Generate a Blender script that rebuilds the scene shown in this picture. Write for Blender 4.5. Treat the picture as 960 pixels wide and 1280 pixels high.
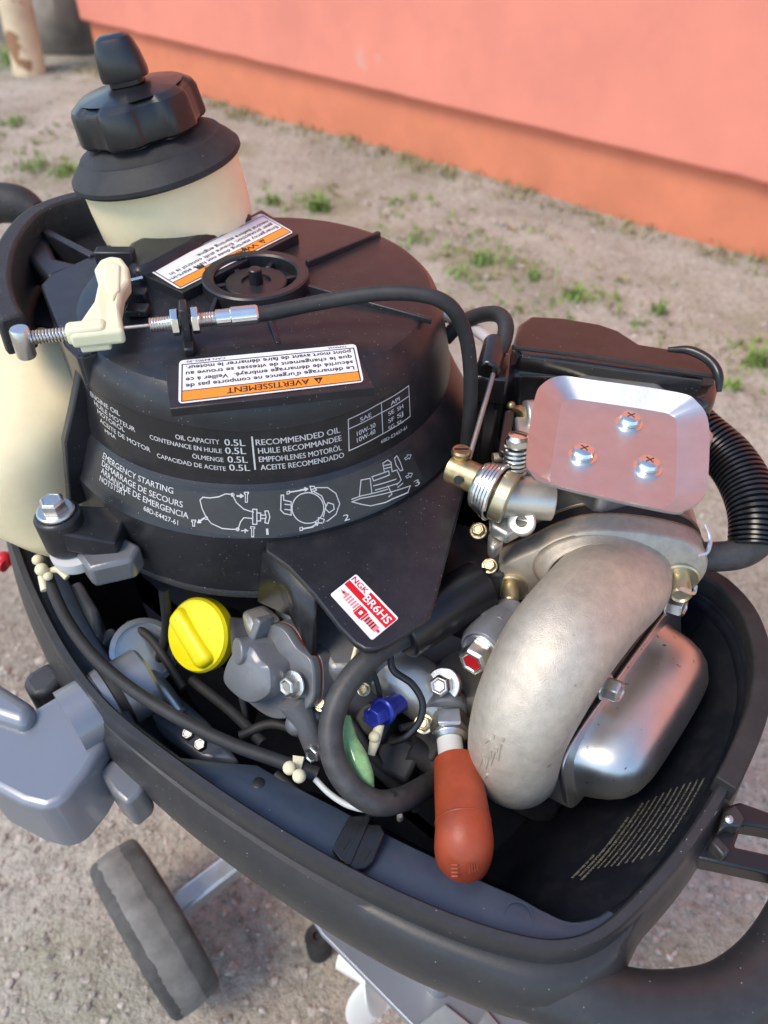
import bpy, bmesh, math, random
from mathutils import Vector, Matrix
from math import radians, sin, cos, pi, hypot

scn = bpy.context.scene
for o in list(bpy.data.objects):
    bpy.data.objects.remove(o)
COL = scn.collection
random.seed(7)

# ------------------------------------------------------------------ camera
CAM_H = 87.4            # cm above the ground
PITCH = radians(43.5)
FOC = 967.0             # focal length in pixels of the 960 x 1280 photograph
cam = bpy.data.cameras.new("camera")
cam.sensor_fit = 'VERTICAL'
cam.sensor_height = 36.0
cam.lens = 36.0 * FOC / 1280.0
cam.clip_start = 0.01
cam.clip_end = 500
cam.dof.use_dof = True
cam.dof.focus_distance = 0.43
cam.dof.aperture_fstop = 7.6
camo = bpy.data.objects.new("camera", cam)
COL.objects.link(camo)
camo.location = (0, 0, CAM_H * 0.01)
camo.rotation_euler = (pi / 2 - PITCH, 0, 0)
scn.camera = camo

# ------------------------------------------------------------------ light
SUN_DIR = Vector((-0.44, -0.28, 0.80)).normalized()   # towards the sun
world = bpy.data.worlds.new("World")
scn.world = world
world.use_nodes = True
wn = world.node_tree
bg = wn.nodes["Background"]
sky = wn.nodes.new("ShaderNodeTexSky")
sky.sky_type = 'NISHITA'
sky.sun_disc = False
sky.sun_elevation = math.asin(SUN_DIR.z)
sky.sun_rotation = math.atan2(SUN_DIR.x, SUN_DIR.y)
sky.dust_density = 0.6
sky.air_density = 1.0
wn.links.new(sky.outputs[0], bg.inputs[0])
bg.inputs[1].default_value = 0.15
sun = bpy.data.lights.new("sun", 'SUN')
sun.energy = 1.5
sun.angle = radians(24)
sun.color = (1.0, 0.87, 0.70)
suno = bpy.data.objects.new("sun", sun)
COL.objects.link(suno)
suno.rotation_euler = SUN_DIR.to_track_quat('Z', 'Y').to_euler()
scn.view_settings.view_transform = 'Standard'
scn.view_settings.look = 'None'
scn.view_settings.gamma = 1
scn.view_settings.exposure = 0.95
scn.render.engine = 'CYCLES'
scn.cycles.max_bounces = 6
scn.cycles.diffuse_bounces = 3
scn.cycles.glossy_bounces = 3
scn.cycles.transmission_bounces = 4

# ------------------------------------------------------------------ layout helpers (cm)
def U(px, py, z):
    """point at height z (cm) that the photograph shows at pixel px, py"""
    x = px - 480.0; y = 640.0 - py
    dy = FOC * cos(PITCH) + y * sin(PITCH)
    dz = -FOC * sin(PITCH) + y * cos(PITCH)
    t = (z - CAM_H) / dz
    return Vector((x * t, dy * t, z))

def V(*a):
    return Vector(a)

def lerp(a, b, t):
    return a + (b - a) * t

def frame(n, up=(0, 0, 1)):
    n = Vector(n).normalized()
    up = Vector(up)
    if abs(n.dot(up.normalized())) > 0.97:
        up = Vector((0, 1, 0))
    u = up.cross(n).normalized()
    v = n.cross(u).normalized()
    return u, v, n

def crom(pts, sub=8, closed=False):
    """Catmull-Rom through Vectors"""
    out = []
    n = len(pts)
    rng = n if closed else n - 1
    for i in range(rng):
        if closed:
            p0, p1, p2, p3 = pts[(i - 1) % n], pts[i], pts[(i + 1) % n], pts[(i + 2) % n]
        else:
            p1, p2 = pts[i], pts[i + 1]
            p0 = pts[i - 1] if i > 0 else p1 + (p1 - p2)
            p3 = pts[i + 2] if i + 2 < n else p2 + (p2 - p1)
        for k in range(sub):
            t = k / sub
            out.append(0.5 * ((2 * p1) + (p2 - p0) * t + (2 * p0 - 5 * p1 + 4 * p2 - p3) * t * t
                              + (3 * p1 - p0 - 3 * p2 + p3) * t ** 3))
    if not closed:
        out.append(pts[-1].copy())
    return out

ROOTLOC = {}

class MB:
    """collects geometry in world cm; build() links it as one mesh object"""
    def __init__(s):
        s.v = []; s.f = []; s.m = []
    def add(s, verts, faces, m=0):
        b = len(s.v)
        s.v += [Vector(p) for p in verts]
        for f in faces:
            s.f.append([b + i for i in f]); s.m.append(m)
        return s
    def box(s, c, size, n=(0, 0, 1), up=(0, 1, 0), m=0):
        u, v, w = frame(n, up)
        c = Vector(c); a, b, d = size[0] / 2, size[1] / 2, size[2] / 2
        vs = [c + u * x * a + v * y * b + w * z * d for z in (-1, 1) for y in (-1, 1) for x in (-1, 1)]
        return s.add(vs, [(0, 2, 3, 1), (4, 5, 7, 6), (0, 1, 5, 4), (2, 6, 7, 3), (0, 4, 6, 2), (1, 3, 7, 5)], m)
    def loft(s, rings, caps=(True, True), m=0, closed=True):
        n = len(rings[0]); vs = [p for r in rings for p in r]; fs = []
        for i in range(len(rings) - 1):
            for j in range(n if closed else n - 1):
                k = (j + 1) % n
                fs.append((i * n + j, i * n + k, (i + 1) * n + k, (i + 1) * n + j))
        if caps[0]: fs.append(tuple(reversed(range(n))))
        if caps[1]: fs.append(tuple(range((len(rings) - 1) * n, len(rings) * n)))
        return s.add(vs, fs, m)
    def lathe(s, o, n, prof, seg=32, m=0, caps=(True, True), lob=None, up=(0, 0, 1), ph=0.0):
        u, v, w = frame(n, up); o = Vector(o); rings = []
        for r, h in prof:
            rings.append([o + w * h + (u * cos(2 * pi * k / seg + ph) + v * sin(2 * pi * k / seg + ph)) *
                          (r * (lob(2 * pi * k / seg, h) if lob else 1)) for k in range(seg)])
        return s.loft(rings, caps, m)
    def cyl(s, a, b, r, seg=20, m=0, r2=None):
        a = Vector(a); b = Vector(b); L = (b - a).length
        r2 = r if r2 is None else r2
        return s.lathe(a, b - a, [(r, 0), (r2, L)], seg, m)
    def tube(s, pts, r, seg=12, m=0, sub=8, smooth=True, caps=(True, True), flat=None):
        pts = [Vector(p) for p in pts]
        rs = r if isinstance(r, (list, tuple)) else [r] * len(pts)
        if smooth:
            rv = crom([Vector((x, 0, 0)) for x in rs], sub)
            pts = crom(pts, sub); rs = [max(q.x, 0.001) for q in rv]
        rings = []; nrm = None
        for i, p in enumerate(pts):
            t = (pts[min(i + 1, len(pts) - 1)] - pts[max(i - 1, 0)]).normalized()
            if nrm is None:
                nrm = frame(t)[0]
            nrm = (nrm - t * nrm.dot(t)).normalized()
            bn = t.cross(nrm)
            rings.append([p + (nrm * cos(2 * pi * k / seg) + bn * sin(2 * pi * k / seg) * (flat or 1)) * rs[i] for k in range(seg)])
        return s.loft(rings, caps, m)
    def prism(s, poly, d, m=0):
        poly = [Vector(p) for p in poly]; d = Vector(d); n = len(poly)
        fs = [tuple(range(n)), tuple(reversed(range(n, 2 * n)))]
        fs += [(i, i + n, (i + 1) % n + n, (i + 1) % n) for i in range(n)]
        return s.add(poly + [p + d for p in poly], fs, m)
    def hexhead(s, o, n, r, h, m=0, washer=None, ph=0.0, seg=6, wh=None):
        u, v, w = frame(n); o = Vector(o)
        if washer:
            wh = wh or 0.12
            s.lathe(o, n, [(washer, 0), (washer, wh * .7), (washer * .93, wh)], 24, m)
            o = o + w * wh
        s.lathe(o, n, [(r, 0), (r, h * .82), (r * .84, h), (r * .62, h * 1.0), (r * .58, h * .9)], seg, m, ph=ph)
        return s
    def coil(s, a, b, R, wr, turns, m=0, seg=6, per=14, R2=None):
        a = Vector(a); b = Vector(b); u, v, w = frame(b - a); n = int(turns * per)
        R2 = R if R2 is None else R2
        pts = [lerp(a, b, i / n) + (u * cos(2 * pi * i / per) + v * sin(2 * pi * i / per)) * lerp(R, R2, i / n) for i in range(n + 1)]
        return s.tube(pts, wr, seg, m, smooth=False)
    def ball(s, c, r, seg=16, m=0, sc=(1, 1, 1)):
        c = Vector(c); rings = []
        for i in range(1, 9):
            a = pi * i / 9
            rings.append([c + Vector((sin(a) * cos(2 * pi * k / seg) * r * sc[0], sin(a) * sin(2 * pi * k / seg) * r * sc[1], -cos(a) * r * sc[2])) for k in range(seg)])
        return s.loft(rings, (True, True), m)
    def build(s, name, mats, parent=None, bevel=0, seg=2, sharp=38, sub=0, label=None, bang=35, kind=None):
        root = parent
        while root is not None and root.parent is not None:
            root = root.parent
        off = ROOTLOC.get(root.name, Vector()) if root else Vector()
        me = bpy.data.meshes.new(name)
        me.from_pydata([((p - off) * 0.01)[:] for p in s.v], [], s.f)
        for mt in (mats if isinstance(mats, (list, tuple)) else [mats]):
            me.materials.append(mt)
        me.polygons.foreach_set("material_index", s.m)
        bm = bmesh.new(); bm.from_mesh(me)
        bmesh.ops.recalc_face_normals(bm, faces=bm.faces)
        bm.to_mesh(me); bm.free()
        me.polygons.foreach_set("use_smooth", [True] * len(me.polygons))
        if not sub:
            me.set_sharp_from_angle(angle=radians(sharp))
        me.update()
        o = bpy.data.objects.new(name, me)
        COL.objects.link(o)
        if parent is not None:
            o.parent = parent
        if bevel:
            b = o.modifiers.new("bevel", 'BEVEL'); b.width = bevel * 0.01; b.segments = seg
            b.limit_method = 'ANGLE'; b.angle_limit = radians(bang); b.harden_normals = False
        if sub:
            q = o.modifiers.new("sub", 'SUBSURF'); q.levels = sub; q.render_levels = sub
        if label: o["label"] = label
        if kind: o["kind"] = kind
        return o

def thing(name, loc, label, cat, group=None):
    o = bpy.data.objects.new(name, None); COL.objects.link(o)
    o.location = Vector(loc) * 0.01
    o.empty_display_size = 0.02
    ROOTLOC[o.name] = Vector(loc)
    o["label"] = label; o["category"] = cat
    if group: o["group"] = group
    return o

def tag(o, label, cat, group=None):
    o["label"] = label; o["category"] = cat
    if group: o["group"] = group
    return o

# ------------------------------------------------------------------ materials
def mat(name, col, rough=0.5, metal=0.0, var=0.0, vscale=40, bump=0.0, bscale=300, speck=0.0, sscale=420,
        speckcol=(0.55, 0.5, 0.45), spots=None, spotscale=60, spotth=0.66, trans=0.0, sss=0.0, ssscol=None, rvar=0.0, coat=0.0, ior=1.45,
        var2=None, wave=None, emit=None, spec=0.5, aniso=0.0):
    m = bpy.data.materials.new(name); m.use_nodes = True
    nt = m.node_tree; N = nt.nodes; L = nt.links
    p = N["Principled BSDF"]
    p.inputs["Roughness"].default_value = rough
    p.inputs["Metallic"].default_value = metal
    p.inputs["Transmission Weight"].default_value = trans
    p.inputs["IOR"].default_value = ior
    p.inputs["Coat Weight"].default_value = coat
    p.inputs["Specular IOR Level"].default_value = spec
    if sss:
        p.inputs["Subsurface Weight"].default_value = sss
        p.inputs["Subsurface Radius"].default_value = ssscol or (1, 0.7, 0.4)
        p.inputs["Subsurface Scale"].default_value = 0.006
    tc = N.new("ShaderNodeTexCoord")
    c = N.new("ShaderNodeRGB"); c.outputs[0].default_value = (*col, 1)
    out = c.outputs[0]
    def noise(sc, det=4, rgh=0.6):
        n = N.new("ShaderNodeTexNoise"); n.inputs["Scale"].default_value = sc
        n.inputs["Detail"].default_value = det; n.inputs["Roughness"].default_value = rgh
        L.new(tc.outputs["Object"], n.inputs["Vector"]); return n
    def ramp(src, a, b, ca=(0, 0, 0, 1), cb=(1, 1, 1, 1)):
        r = N.new("ShaderNodeValToRGB"); r.color_ramp.elements[0].position = a; r.color_ramp.elements[1].position = b
        r.color_ramp.elements[0].color = ca; r.color_ramp.elements[1].color = cb
        L.new(src, r.inputs[0]); return r.outputs[0]
    def mix(fac, a, b):
        x = N.new("ShaderNodeMix"); x.data_type = 'RGBA'
        if isinstance(fac, float): x.inputs[0].default_value = fac
        else: L.new(fac, x.inputs[0])
        L.new(a, x.inputs[6])
        if isinstance(b, tuple): x.inputs[7].default_value = (*b, 1)
        else: L.new(b, x.inputs[7])
        return x.outputs[2]
    if var:
        n = noise(vscale, 4)
        lo = tuple(max(0, q * (1 - var)) for q in col); hi = tuple(min(1, q * (1 + var)) for q in col)
        if var2: hi = var2
        out = ramp(n.outputs[0], 0.3, 0.7, (*lo, 1), (*hi, 1))
    if spots:
        n = noise(spotscale, 3)
        f = ramp(n.outputs[0], spotth, spotth + 0.05)
        out = mix(f, out, spots)
    if speck:
        vo = N.new("ShaderNodeTexVoronoi"); vo.inputs["Scale"].default_value = sscale
        L.new(tc.outputs["Object"], vo.inputs["Vector"])
        f1 = ramp(vo.outputs["Distance"], 0.06, 0.14, (1, 1, 1, 1), (0, 0, 0, 1))
        sep = N.new("ShaderNodeSeparateColor"); L.new(vo.outputs["Color"], sep.inputs[0])
        f2 = ramp(sep.outputs[0], 1 - speck, 1 - speck + 0.01)
        n = noise(18, 1); f3 = ramp(n.outputs[0], 0.36, 0.56)
        mu = N.new("ShaderNodeMath"); mu.operation = 'MULTIPLY'; L.new(f1, mu.inputs[0]); L.new(f2, mu.inputs[1])
        mu2 = N.new("ShaderNodeMath"); mu2.operation = 'MULTIPLY'; L.new(mu.outputs[0], mu2.inputs[0]); L.new(f3, mu2.inputs[1])
        # a thin even film of dust as well
        n2 = noise(70, 3, 0.75); f4 = ramp(n2.outputs[0], 0.45, 0.85, (0, 0, 0, 1), (0.025, 0.025, 0.025, 1))
        mx = N.new("ShaderNodeMath"); mx.operation = 'MAXIMUM'; L.new(mu2.outputs[0], mx.inputs[0]); L.new(f4, mx.inputs[1])
        out = mix(mx.outputs[0], out, speckcol)
    L.new(out, p.inputs["Base Color"])
    if rvar:
        n = noise(55, 3, 0.7)
        mr = N.new("ShaderNodeMapRange"); mr.inputs[3].default_value = max(0.02, rough - rvar); mr.inputs[4].default_value = rough + rvar
        L.new(n.outputs[0], mr.inputs[0]); L.new(mr.outputs[0], p.inputs["Roughness"])
    if bump:
        n = noise(bscale, 2)
        b = N.new("ShaderNodeBump"); b.inputs["Strength"].default_value = bump; b.inputs["Distance"].default_value = 0.0008
        L.new(n.outputs[0], b.inputs["Height"]); L.new(b.outputs[0], p.inputs["Normal"])
    return m

M = {}
M['black'] = mat("black_plastic", (0.013, 0.0135, 0.017), 0.36, spec=0.65, bump=0.06, bscale=1300, speck=0.2, sscale=560, rvar=0.05)
M['black2'] = mat("black_plastic_plain", (0.010, 0.0105, 0.012), 0.3, spec=0.7, bump=0.08, bscale=900, rvar=0.06)
M['dusty'] = mat("dusty_black_plastic", (0.022, 0.022, 0.024), 0.6, bump=0.5, bscale=700, speck=0.12, sscale=500)
M['rubber'] = mat("black_rubber", (0.022, 0.022, 0.023), 0.62, bump=0.15, bscale=500, var=0.3, speck=0.03)
M['hose'] = mat("grey_rubber_hose", (0.045, 0.044, 0.044), 0.5, var=0.35, vscale=120, bump=0.15, bscale=600)
M['cowl'] = mat("cowl_dark_grey", (0.030, 0.031, 0.033), 0.40, bump=0.08, bscale=900, speck=0.12, sscale=450, rvar=0.08, spots=(0.15, 0.145, 0.13), spotscale=150, spotth=0.735)
M['ledge'] = mat("cowl_blue_grey_ledge", (0.040, 0.056, 0.088), 0.30, bump=0.05, bscale=900, speck=0.02, rvar=0.05)
M['cowl_in'] = mat("cowl_inside_dark", (0.010, 0.012, 0.018), 0.33, bump=0.06, bscale=900, speck=0.012, rvar=0.1)
M['bluegrey'] = mat("blue_grey_metallic_paint", (0.24, 0.255, 0.29), 0.36, metal=0.4, bump=0.05, bscale=900, rvar=0.06, coat=0.3)
M['engine'] = mat("engine_grey_paint", (0.19, 0.195, 0.205), 0.34, metal=0.3, bump=0.15, bscale=400, rvar=0.08, var=0.12)
M['engdark'] = mat("engine_dark_paint", (0.05, 0.052, 0.058), 0.45, metal=0.1, bump=0.2, bscale=350, var=0.3)
M['alu'] = mat("cast_aluminium", (0.56, 0.50, 0.41), 0.5, metal=0.55, bump=0.45, bscale=1500, var=0.12, vscale=160, rvar=0.08, spots=(0.36, 0.31, 0.24), spotscale=130, spotth=0.70)
M['alu2'] = mat("machined_aluminium", (0.56, 0.54, 0.49), 0.4, metal=0.85, bump=0.2, bscale=300, var=0.12, rvar=0.1)
M['plate'] = mat("brushed_steel_plate", (0.60, 0.61, 0.62), 0.42, metal=1.0, var=0.05, vscale=90, bump=0.05, bscale=600, rvar=0.05)
M['chrome'] = mat("bright_screw", (0.82, 0.80, 0.74), 0.2, metal=1.0, rvar=0.08)
M['zinc'] = mat("zinc_bolt", (0.66, 0.65, 0.61), 0.33, metal=1.0, bump=0.15, bscale=500, var=0.12, rvar=0.1)
M['yzinc'] = mat("yellow_zinc", (0.62, 0.54, 0.36), 0.38, metal=0.9, bump=0.2, bscale=400, var=0.15, rvar=0.1)
M['brass'] = mat("brass", (0.52, 0.40, 0.22), 0.4, metal=1.0, var=0.25, vscale=200, rvar=0.1)
M['steel'] = mat("stainless_cover", (0.68, 0.67, 0.62), 0.38, metal=1.0, bump=0.06, bscale=160, spots=(0.16, 0.08, 0.03), spotscale=210, spotth=0.67, rvar=0.09, var=0.08)
M['wire'] = mat("steel_wire", (0.45, 0.40, 0.36), 0.4, metal=0.9, bump=0.3, bscale=1500)
M['cream'] = mat("cream_tank_plastic", (0.94, 0.79, 0.50), 0.33, sss=0.35, ssscol=(1, 0.7, 0.35), bump=0.06, bscale=250, var=0.06, vscale=30)
M['lever'] = mat("pale_nylon", (0.76, 0.74, 0.50), 0.42, sss=0.25, ssscol=(1, 0.95, 0.6), bump=0.1, bscale=500)
M['ivory'] = mat("ivory_clip", (0.75, 0.66, 0.44), 0.45, sss=0.3, var=0.1)
M['yellow'] = mat("yellow_plastic", (0.84, 0.71, 0.01), 0.36, bump=0.12, bscale=500, var=0.06, vscale=120, spots=(0.62, 0.52, 0.06), spotscale=190, spotth=0.68)
M['boot'] = mat("red_orange_rubber", (0.31, 0.052, 0.018), 0.45, bump=0.15, bscale=600, var=0.22, rvar=0.08, speck=0.01)
M['green'] = mat("clear_green_tube", (0.36, 0.66, 0.28), 0.12, trans=0.3, ior=1.4, coat=0.6, var=0.3, vscale=160)
M['blue'] = mat("blue_painted_bolt", (0.02, 0.035, 0.30), 0.3, metal=0.2, spots=(0.45, 0.46, 0.50), spotscale=120, spotth=0.62)
M['redpaint'] = mat("red_paint", (0.40, 0.006, 0.012), 0.4)
M['ceramic'] = mat("grey_ceramic", (0.62, 0.62, 0.60), 0.3)
M['gasket'] = mat("red_brown_gasket", (0.22, 0.05, 0.035), 0.6)
M['gasketk'] = mat("dark_gasket", (0.035, 0.028, 0.026), 0.65, var=0.3)
M['gaskete'] = mat("tan_gasket_edge", (0.35, 0.19, 0.10), 0.7, var=0.25, vscale=150)
M['white'] = mat("label_white", (0.80, 0.80, 0.80), 0.35)
M['orange'] = mat("label_orange", (0.85, 0.28, 0.03), 0.38)
M['ink'] = mat("label_ink", (0.012, 0.012, 0.012), 0.4)
M['labelred'] = mat("label_red", (0.62, 0.012, 0.018), 0.35)
M['labelpink'] = mat("label_pale_red", (0.75, 0.22, 0.22), 0.4)
M['print'] = mat("white_print", (0.56, 0.56, 0.55), 0.5, var=0.12, vscale=80)
M['blackgloss'] = mat("glossy_black_plastic", (0.012, 0.011, 0.011), 0.2, spec=0.95, bump=0.04, bscale=1300, speck=0.12, sscale=520)
M['labelblk'] = mat("black_label_film", (0.016, 0.016, 0.017), 0.30, bump=0.03, speck=0.015)
M['labelgry'] = mat("clear_label_film", (0.034, 0.034, 0.034), 0.36, speck=0.06, sscale=520)
M['milky'] = mat("milky_tube", (0.72, 0.72, 0.74), 0.3, trans=0.3, sss=0.3)
M['wirewhite'] = mat("grey_white_wire", (0.52, 0.54, 0.52), 0.4)
M['tread'] = mat("worn_tyre", (0.19, 0.18, 0.163), 0.9, var=0.3, vscale=40, bump=0.4, bscale=250)
M['galv'] = mat("galvanised_tube", (0.62, 0.66, 0.68), 0.35, metal=0.8, var=0.12, vscale=40, rvar=0.1)
M['prop'] = mat("white_propeller_paint", (0.82, 0.81, 0.74), 0.35)
M['redclip'] = mat("red_plastic", (0.55, 0.02, 0.03), 0.4)

# ================================================================== SETTING
from mathutils import noise as mnoise

def ground_material():
    m = bpy.data.materials.new("sandy_dirt"); m.use_nodes = True
    nt = m.node_tree; N = nt.nodes; L = nt.links; p = N["Principled BSDF"]
    p.inputs["Roughness"].default_value = 0.95
    p.inputs["Specular IOR Level"].default_value = 0.15
    tc = N.new("ShaderNodeTexCoord")
    def noise(sc, det=6, r=0.6):
        n = N.new("ShaderNodeTexNoise"); n.inputs["Scale"].default_value = sc; n.inputs["Detail"].default_value = det
        n.inputs["Roughness"].default_value = r; L.new(tc.outputs["Object"], n.inputs["Vector"]); return n.outputs[0]
    def ramp(s, stops):
        r = N.new("ShaderNodeValToRGB"); e = r.color_ramp.elements
        e[0].position, e[0].color = stops[0][0], (*stops[0][1], 1)
        e[1].position, e[1].color = stops[-1][0], (*stops[-1][1], 1)
        for q, c in stops[1:-1]:
            x = e.new(q); x.color = (*c, 1)
        L.new(s, r.inputs[0]); return r.outputs[0]
    def mix(f, a, b, t='MIX'):
        x = N.new("ShaderNodeMix"); x.data_type = 'RGBA'; x.blend_type = t
        if isinstance(f, float): x.inputs[0].default_value = f
        else: L.new(f, x.inputs[0])
        L.new(a, x.inputs[6]); L.new(b, x.inputs[7]); return x.outputs[2]
    base = ramp(noise(2.2, 6, 0.7), [(0.3, (0.30, 0.27, 0.215)), (0.5, (0.45, 0.415, 0.345)), (0.7, (0.59, 0.555, 0.475))])
    fine = ramp(noise(95, 5, 0.8), [(0.34, (0.42, 0.41, 0.40)), (0.5, (0.97, 0.97, 0.97)), (0.66, (1.22, 1.2, 1.18))])
    c = mix(0.85, base, fine, 'MULTIPLY')
    damp = ramp(noise(9, 6, 0.6), [(0.54, (0, 0, 0)), (0.75, (0.5, 0.5, 0.5))])
    dk = N.new("ShaderNodeRGB"); dk.outputs[0].default_value = (0.26, 0.20, 0.15, 1)
    c = mix(damp, c, dk.outputs[0])
    moss = ramp(noise(3.1, 5, 0.55), [(0.53, (0, 0, 0)), (0.68, (0.55, 0.55, 0.55))])
    mg = N.new("ShaderNodeRGB"); mg.outputs[0].default_value = (0.24, 0.235, 0.115, 1)
    c = mix(moss, c, mg.outputs[0])
    L.new(c, p.inputs["Base Color"])
    b = N.new("ShaderNodeBump"); b.inputs["Strength"].default_value = 0.9; b.inputs["Distance"].default_value = 0.006
    ad = N.new("ShaderNodeMath"); ad.operation = 'ADD'
    L.new(noise(60, 5, 0.75), ad.inputs[0]); L.new(noise(260, 3, 0.7), ad.inputs[1])
    L.new(ad.outputs[0], b.inputs["Height"]); L.new(b.outputs[0], p.inputs["Normal"])
    return m

def ground_h(x, y):
    p = Vector((x, y, 0))
    return (mnoise.noise(p * 0.02) * 1.6 + mnoise.noise(p * 0.11) * 0.7 + mnoise.noise(p * 0.45) * 0.3 + mnoise.noise(p * 1.3) * 0.13) - 0.6

def axis_vals(fine, step, far):
    vals = [0.0]; s = step
    while vals[-1] < far:
        if vals[-1] > fine: s *= 1.09
        vals.append(vals[-1] + s)
    return vals
half = axis_vals(75, 0.75, 9000)
xs = [-q for q in reversed(half[1:])] + half
ys = [40 + q for q in xs]
g = MB(); nx = len(xs); ny = len(ys)
gv = []
for yy in ys:
    for xx in xs:
        k = 1.0 if abs(xx) < 700 and abs(yy) < 900 else 0.0
        gv.append((xx, yy, ground_h(xx, yy) * k))
gf = [(j * nx + i, j * nx + i + 1, (j + 1) * nx + i + 1, (j + 1) * nx + i) for j in range(ny - 1) for i in range(nx - 1)]
g.add(gv, gf)
go = g.build("ground", ground_material(), sharp=180)
go["kind"] = "structure"; go["label"] = "bare sandy dirt ground with gravel and thin weeds"

# gravel scattered in the dirt, too many stones to count
M['stone'] = mat("gravel_stone", (0.36, 0.32, 0.275), 0.9, var=0.6, vscale=110, bump=0.3, bscale=200)
cubev = [Vector((a, b, c)).normalized() for a in (-1, 0, 1) for b in (-1, 0, 1) for c in (-1, 0, 1) if (a, b, c) != (0, 0, 0)]
bmt = bmesh.new(); bmesh.ops.create_icosphere(bmt, subdivisions=1, radius=1)
icov = [v.co.copy() for v in bmt.verts]; icof = [[v.index for v in f.verts] for f in bmt.faces]; bmt.free()
gr = MB()
rg = random.Random(3)
for i in range(19000):
    if i < 13500:
        x = rg.uniform(-55, 55); y = rg.uniform(-5, 85); r = 0.10 + 0.42 * rg.random() ** 4
    else:
        t = rg.random(); y = 60 + 300 * t; x = rg.uniform(-0.65, 0.65) * (60 + y); r = 0.25 + 0.9 * rg.random() ** 5
    z = ground_h(x, y) + r * 0.1
    a = rg.random() * 6.28; sx, sy, sz = rg.uniform(.7, 1.3), rg.uniform(.7, 1.3), rg.uniform(.45, .8)
    ca, sa = cos(a), sin(a); vs = []
    for q in icov:
        w = rg.uniform(.78, 1.15) * r
        qx, qy, qz = q.x * sx * w, q.y * sy * w, q.z * sz * w
        vs.append((x + qx * ca - qy * sa, y + qx * sa + qy * ca, z + qz))
    gr.add(vs, icof)
gro = gr.build("gravel", M['stone'], sharp=30)
gro["kind"] = "stuff"; gro["label"] = "small loose stones scattered over the sandy dirt"; gro["category"] = "gravel"

# ---- house wall with plinth
M['plaster'] = mat("salmon_plaster", (0.77, 0.265, 0.185), 0.8, var=0.09, vscale=3.5, bump=0.35, bscale=45, spots=(0.70, 0.36, 0.28), spotscale=4, spotth=0.66)
M['plinth'] = mat("orange_plinth_paint", (0.68, 0.225, 0.12), 0.8, var=0.09, vscale=7, bump=0.2, bscale=50, spots=(0.60, 0.30, 0.2), spotscale=9, spotth=0.72)
W0 = V(-118, 360, 0); W1 = V(92, 189.5, 0)
wd = (W1 - W0).normalized(); wn_ = V(wd.y, -wd.x, 0)
if wn_.y > 0: wn_ = -wn_
house = thing("house", W0, "salmon pink house wall with darker orange plinth behind the motor", "house")
mb = MB()
e0 = W0 + wn_ * 2.8 - wd * 2; rings = []
n = 120
for i in range(n + 1):
    p = e0 + wd * (i * 760 / n)
    wob = mnoise.noise(Vector((i * 0.9, 3, 0))) * 0.5
    bk = -wn_ * 30
    zb = 17.0 + wob
    rings.append([p + V(0, 0, zb + 0.5) , p + V(0, 0, 320), p + bk + V(0, 0, 320), p + bk + V(0, 0, zb), p - wn_ * 1.0 + V(0, 0, zb)])
mb.loft(rings); mb.build("wall_panel", M['plaster'], house, bevel=0.8, label="bright salmon plaster of the upper wall")
mb = MB(); p0 = W0; p1 = W0 + wd * 756
mb.prism([p0 + V(0, 0, -10), p1 + V(0, 0, -10), p1 - wn_ * 26 + V(0, 0, -10), p0 - wn_ * 26 + V(0, 0, -10)], (0, 0, 26.8))
mb.build("plinth", M['plinth'], house, label="darker orange plinth under the salmon wall")

# ---- old post and rubble stones beyond the corner
M['post'] = mat("weathered_cream_paint", (0.62, 0.50, 0.33), 0.7, var=0.2, vscale=6, spots=(0.30, 0.16, 0.08), spotscale=9, spotth=0.6, bump=0.3, bscale=60)
pb = U(36, 88, 0)
mb = MB(); mb.lathe(pb + V(0, 0, -6), (0.06, 0.02, 1), [(7.2, 0), (7.0, 3), (6.4, 9), (6.4, 240), (5.8, 241)], 24)
po = mb.build("fence_post", M['post'], label=None)
tag(po, "weathered cream round post left of the house corner", "post")
M['rock'] = mat("dark_rubble_stone", (0.22, 0.195, 0.165), 0.9, var=0.4, vscale=5, bump=0.6, bscale=22)
def rock(c, size, seed, label):
    bmr = bmesh.new(); bmesh.ops.create_cube(bmr, size=2)
    bmesh.ops.subdivide_edges(bmr, edges=bmr.edges[:], cuts=7, use_grid_fill=True)
    mb = MB(); vs = []
    for v in bmr.verts:
        q = v.co; sp = q.normalized() * 1.25
        q = q.lerp(sp, 0.35)
        q = q + q.normalized() * (mnoise.noise(q * 1.3 + Vector((seed, 0, 0))) * 0.42 + mnoise.noise(q * 4 + Vector((seed, 0, 0))) * 0.12)
        vs.append(Vector(c) + Vector((q.x * size[0], q.y * size[1], q.z * size[2])))
    mb.add(vs, [[v.index for v in f.verts] for f in bmr.faces]); bmr.free()
    o = mb.build("rubble_stone", M['rock'], sharp=40)
    tag(o, label, "stone", "dark rubble stones beyond the house corner")
rock(U(88, 66, 0) + V(0, 22, 12), (30, 22, 26), 1, "dark angular stone between the cream post and the house corner")
rock(U(72, 66, 0) + V(-4, 34, 52), (40, 26, 26), 5, "dark stone lying on top of the angular stone by the corner")
rock(U(8, 60, 0) + V(-30, 45, 25), (36, 24, 34), 9, "dark stone left of the cream post at the photo edge")

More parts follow.
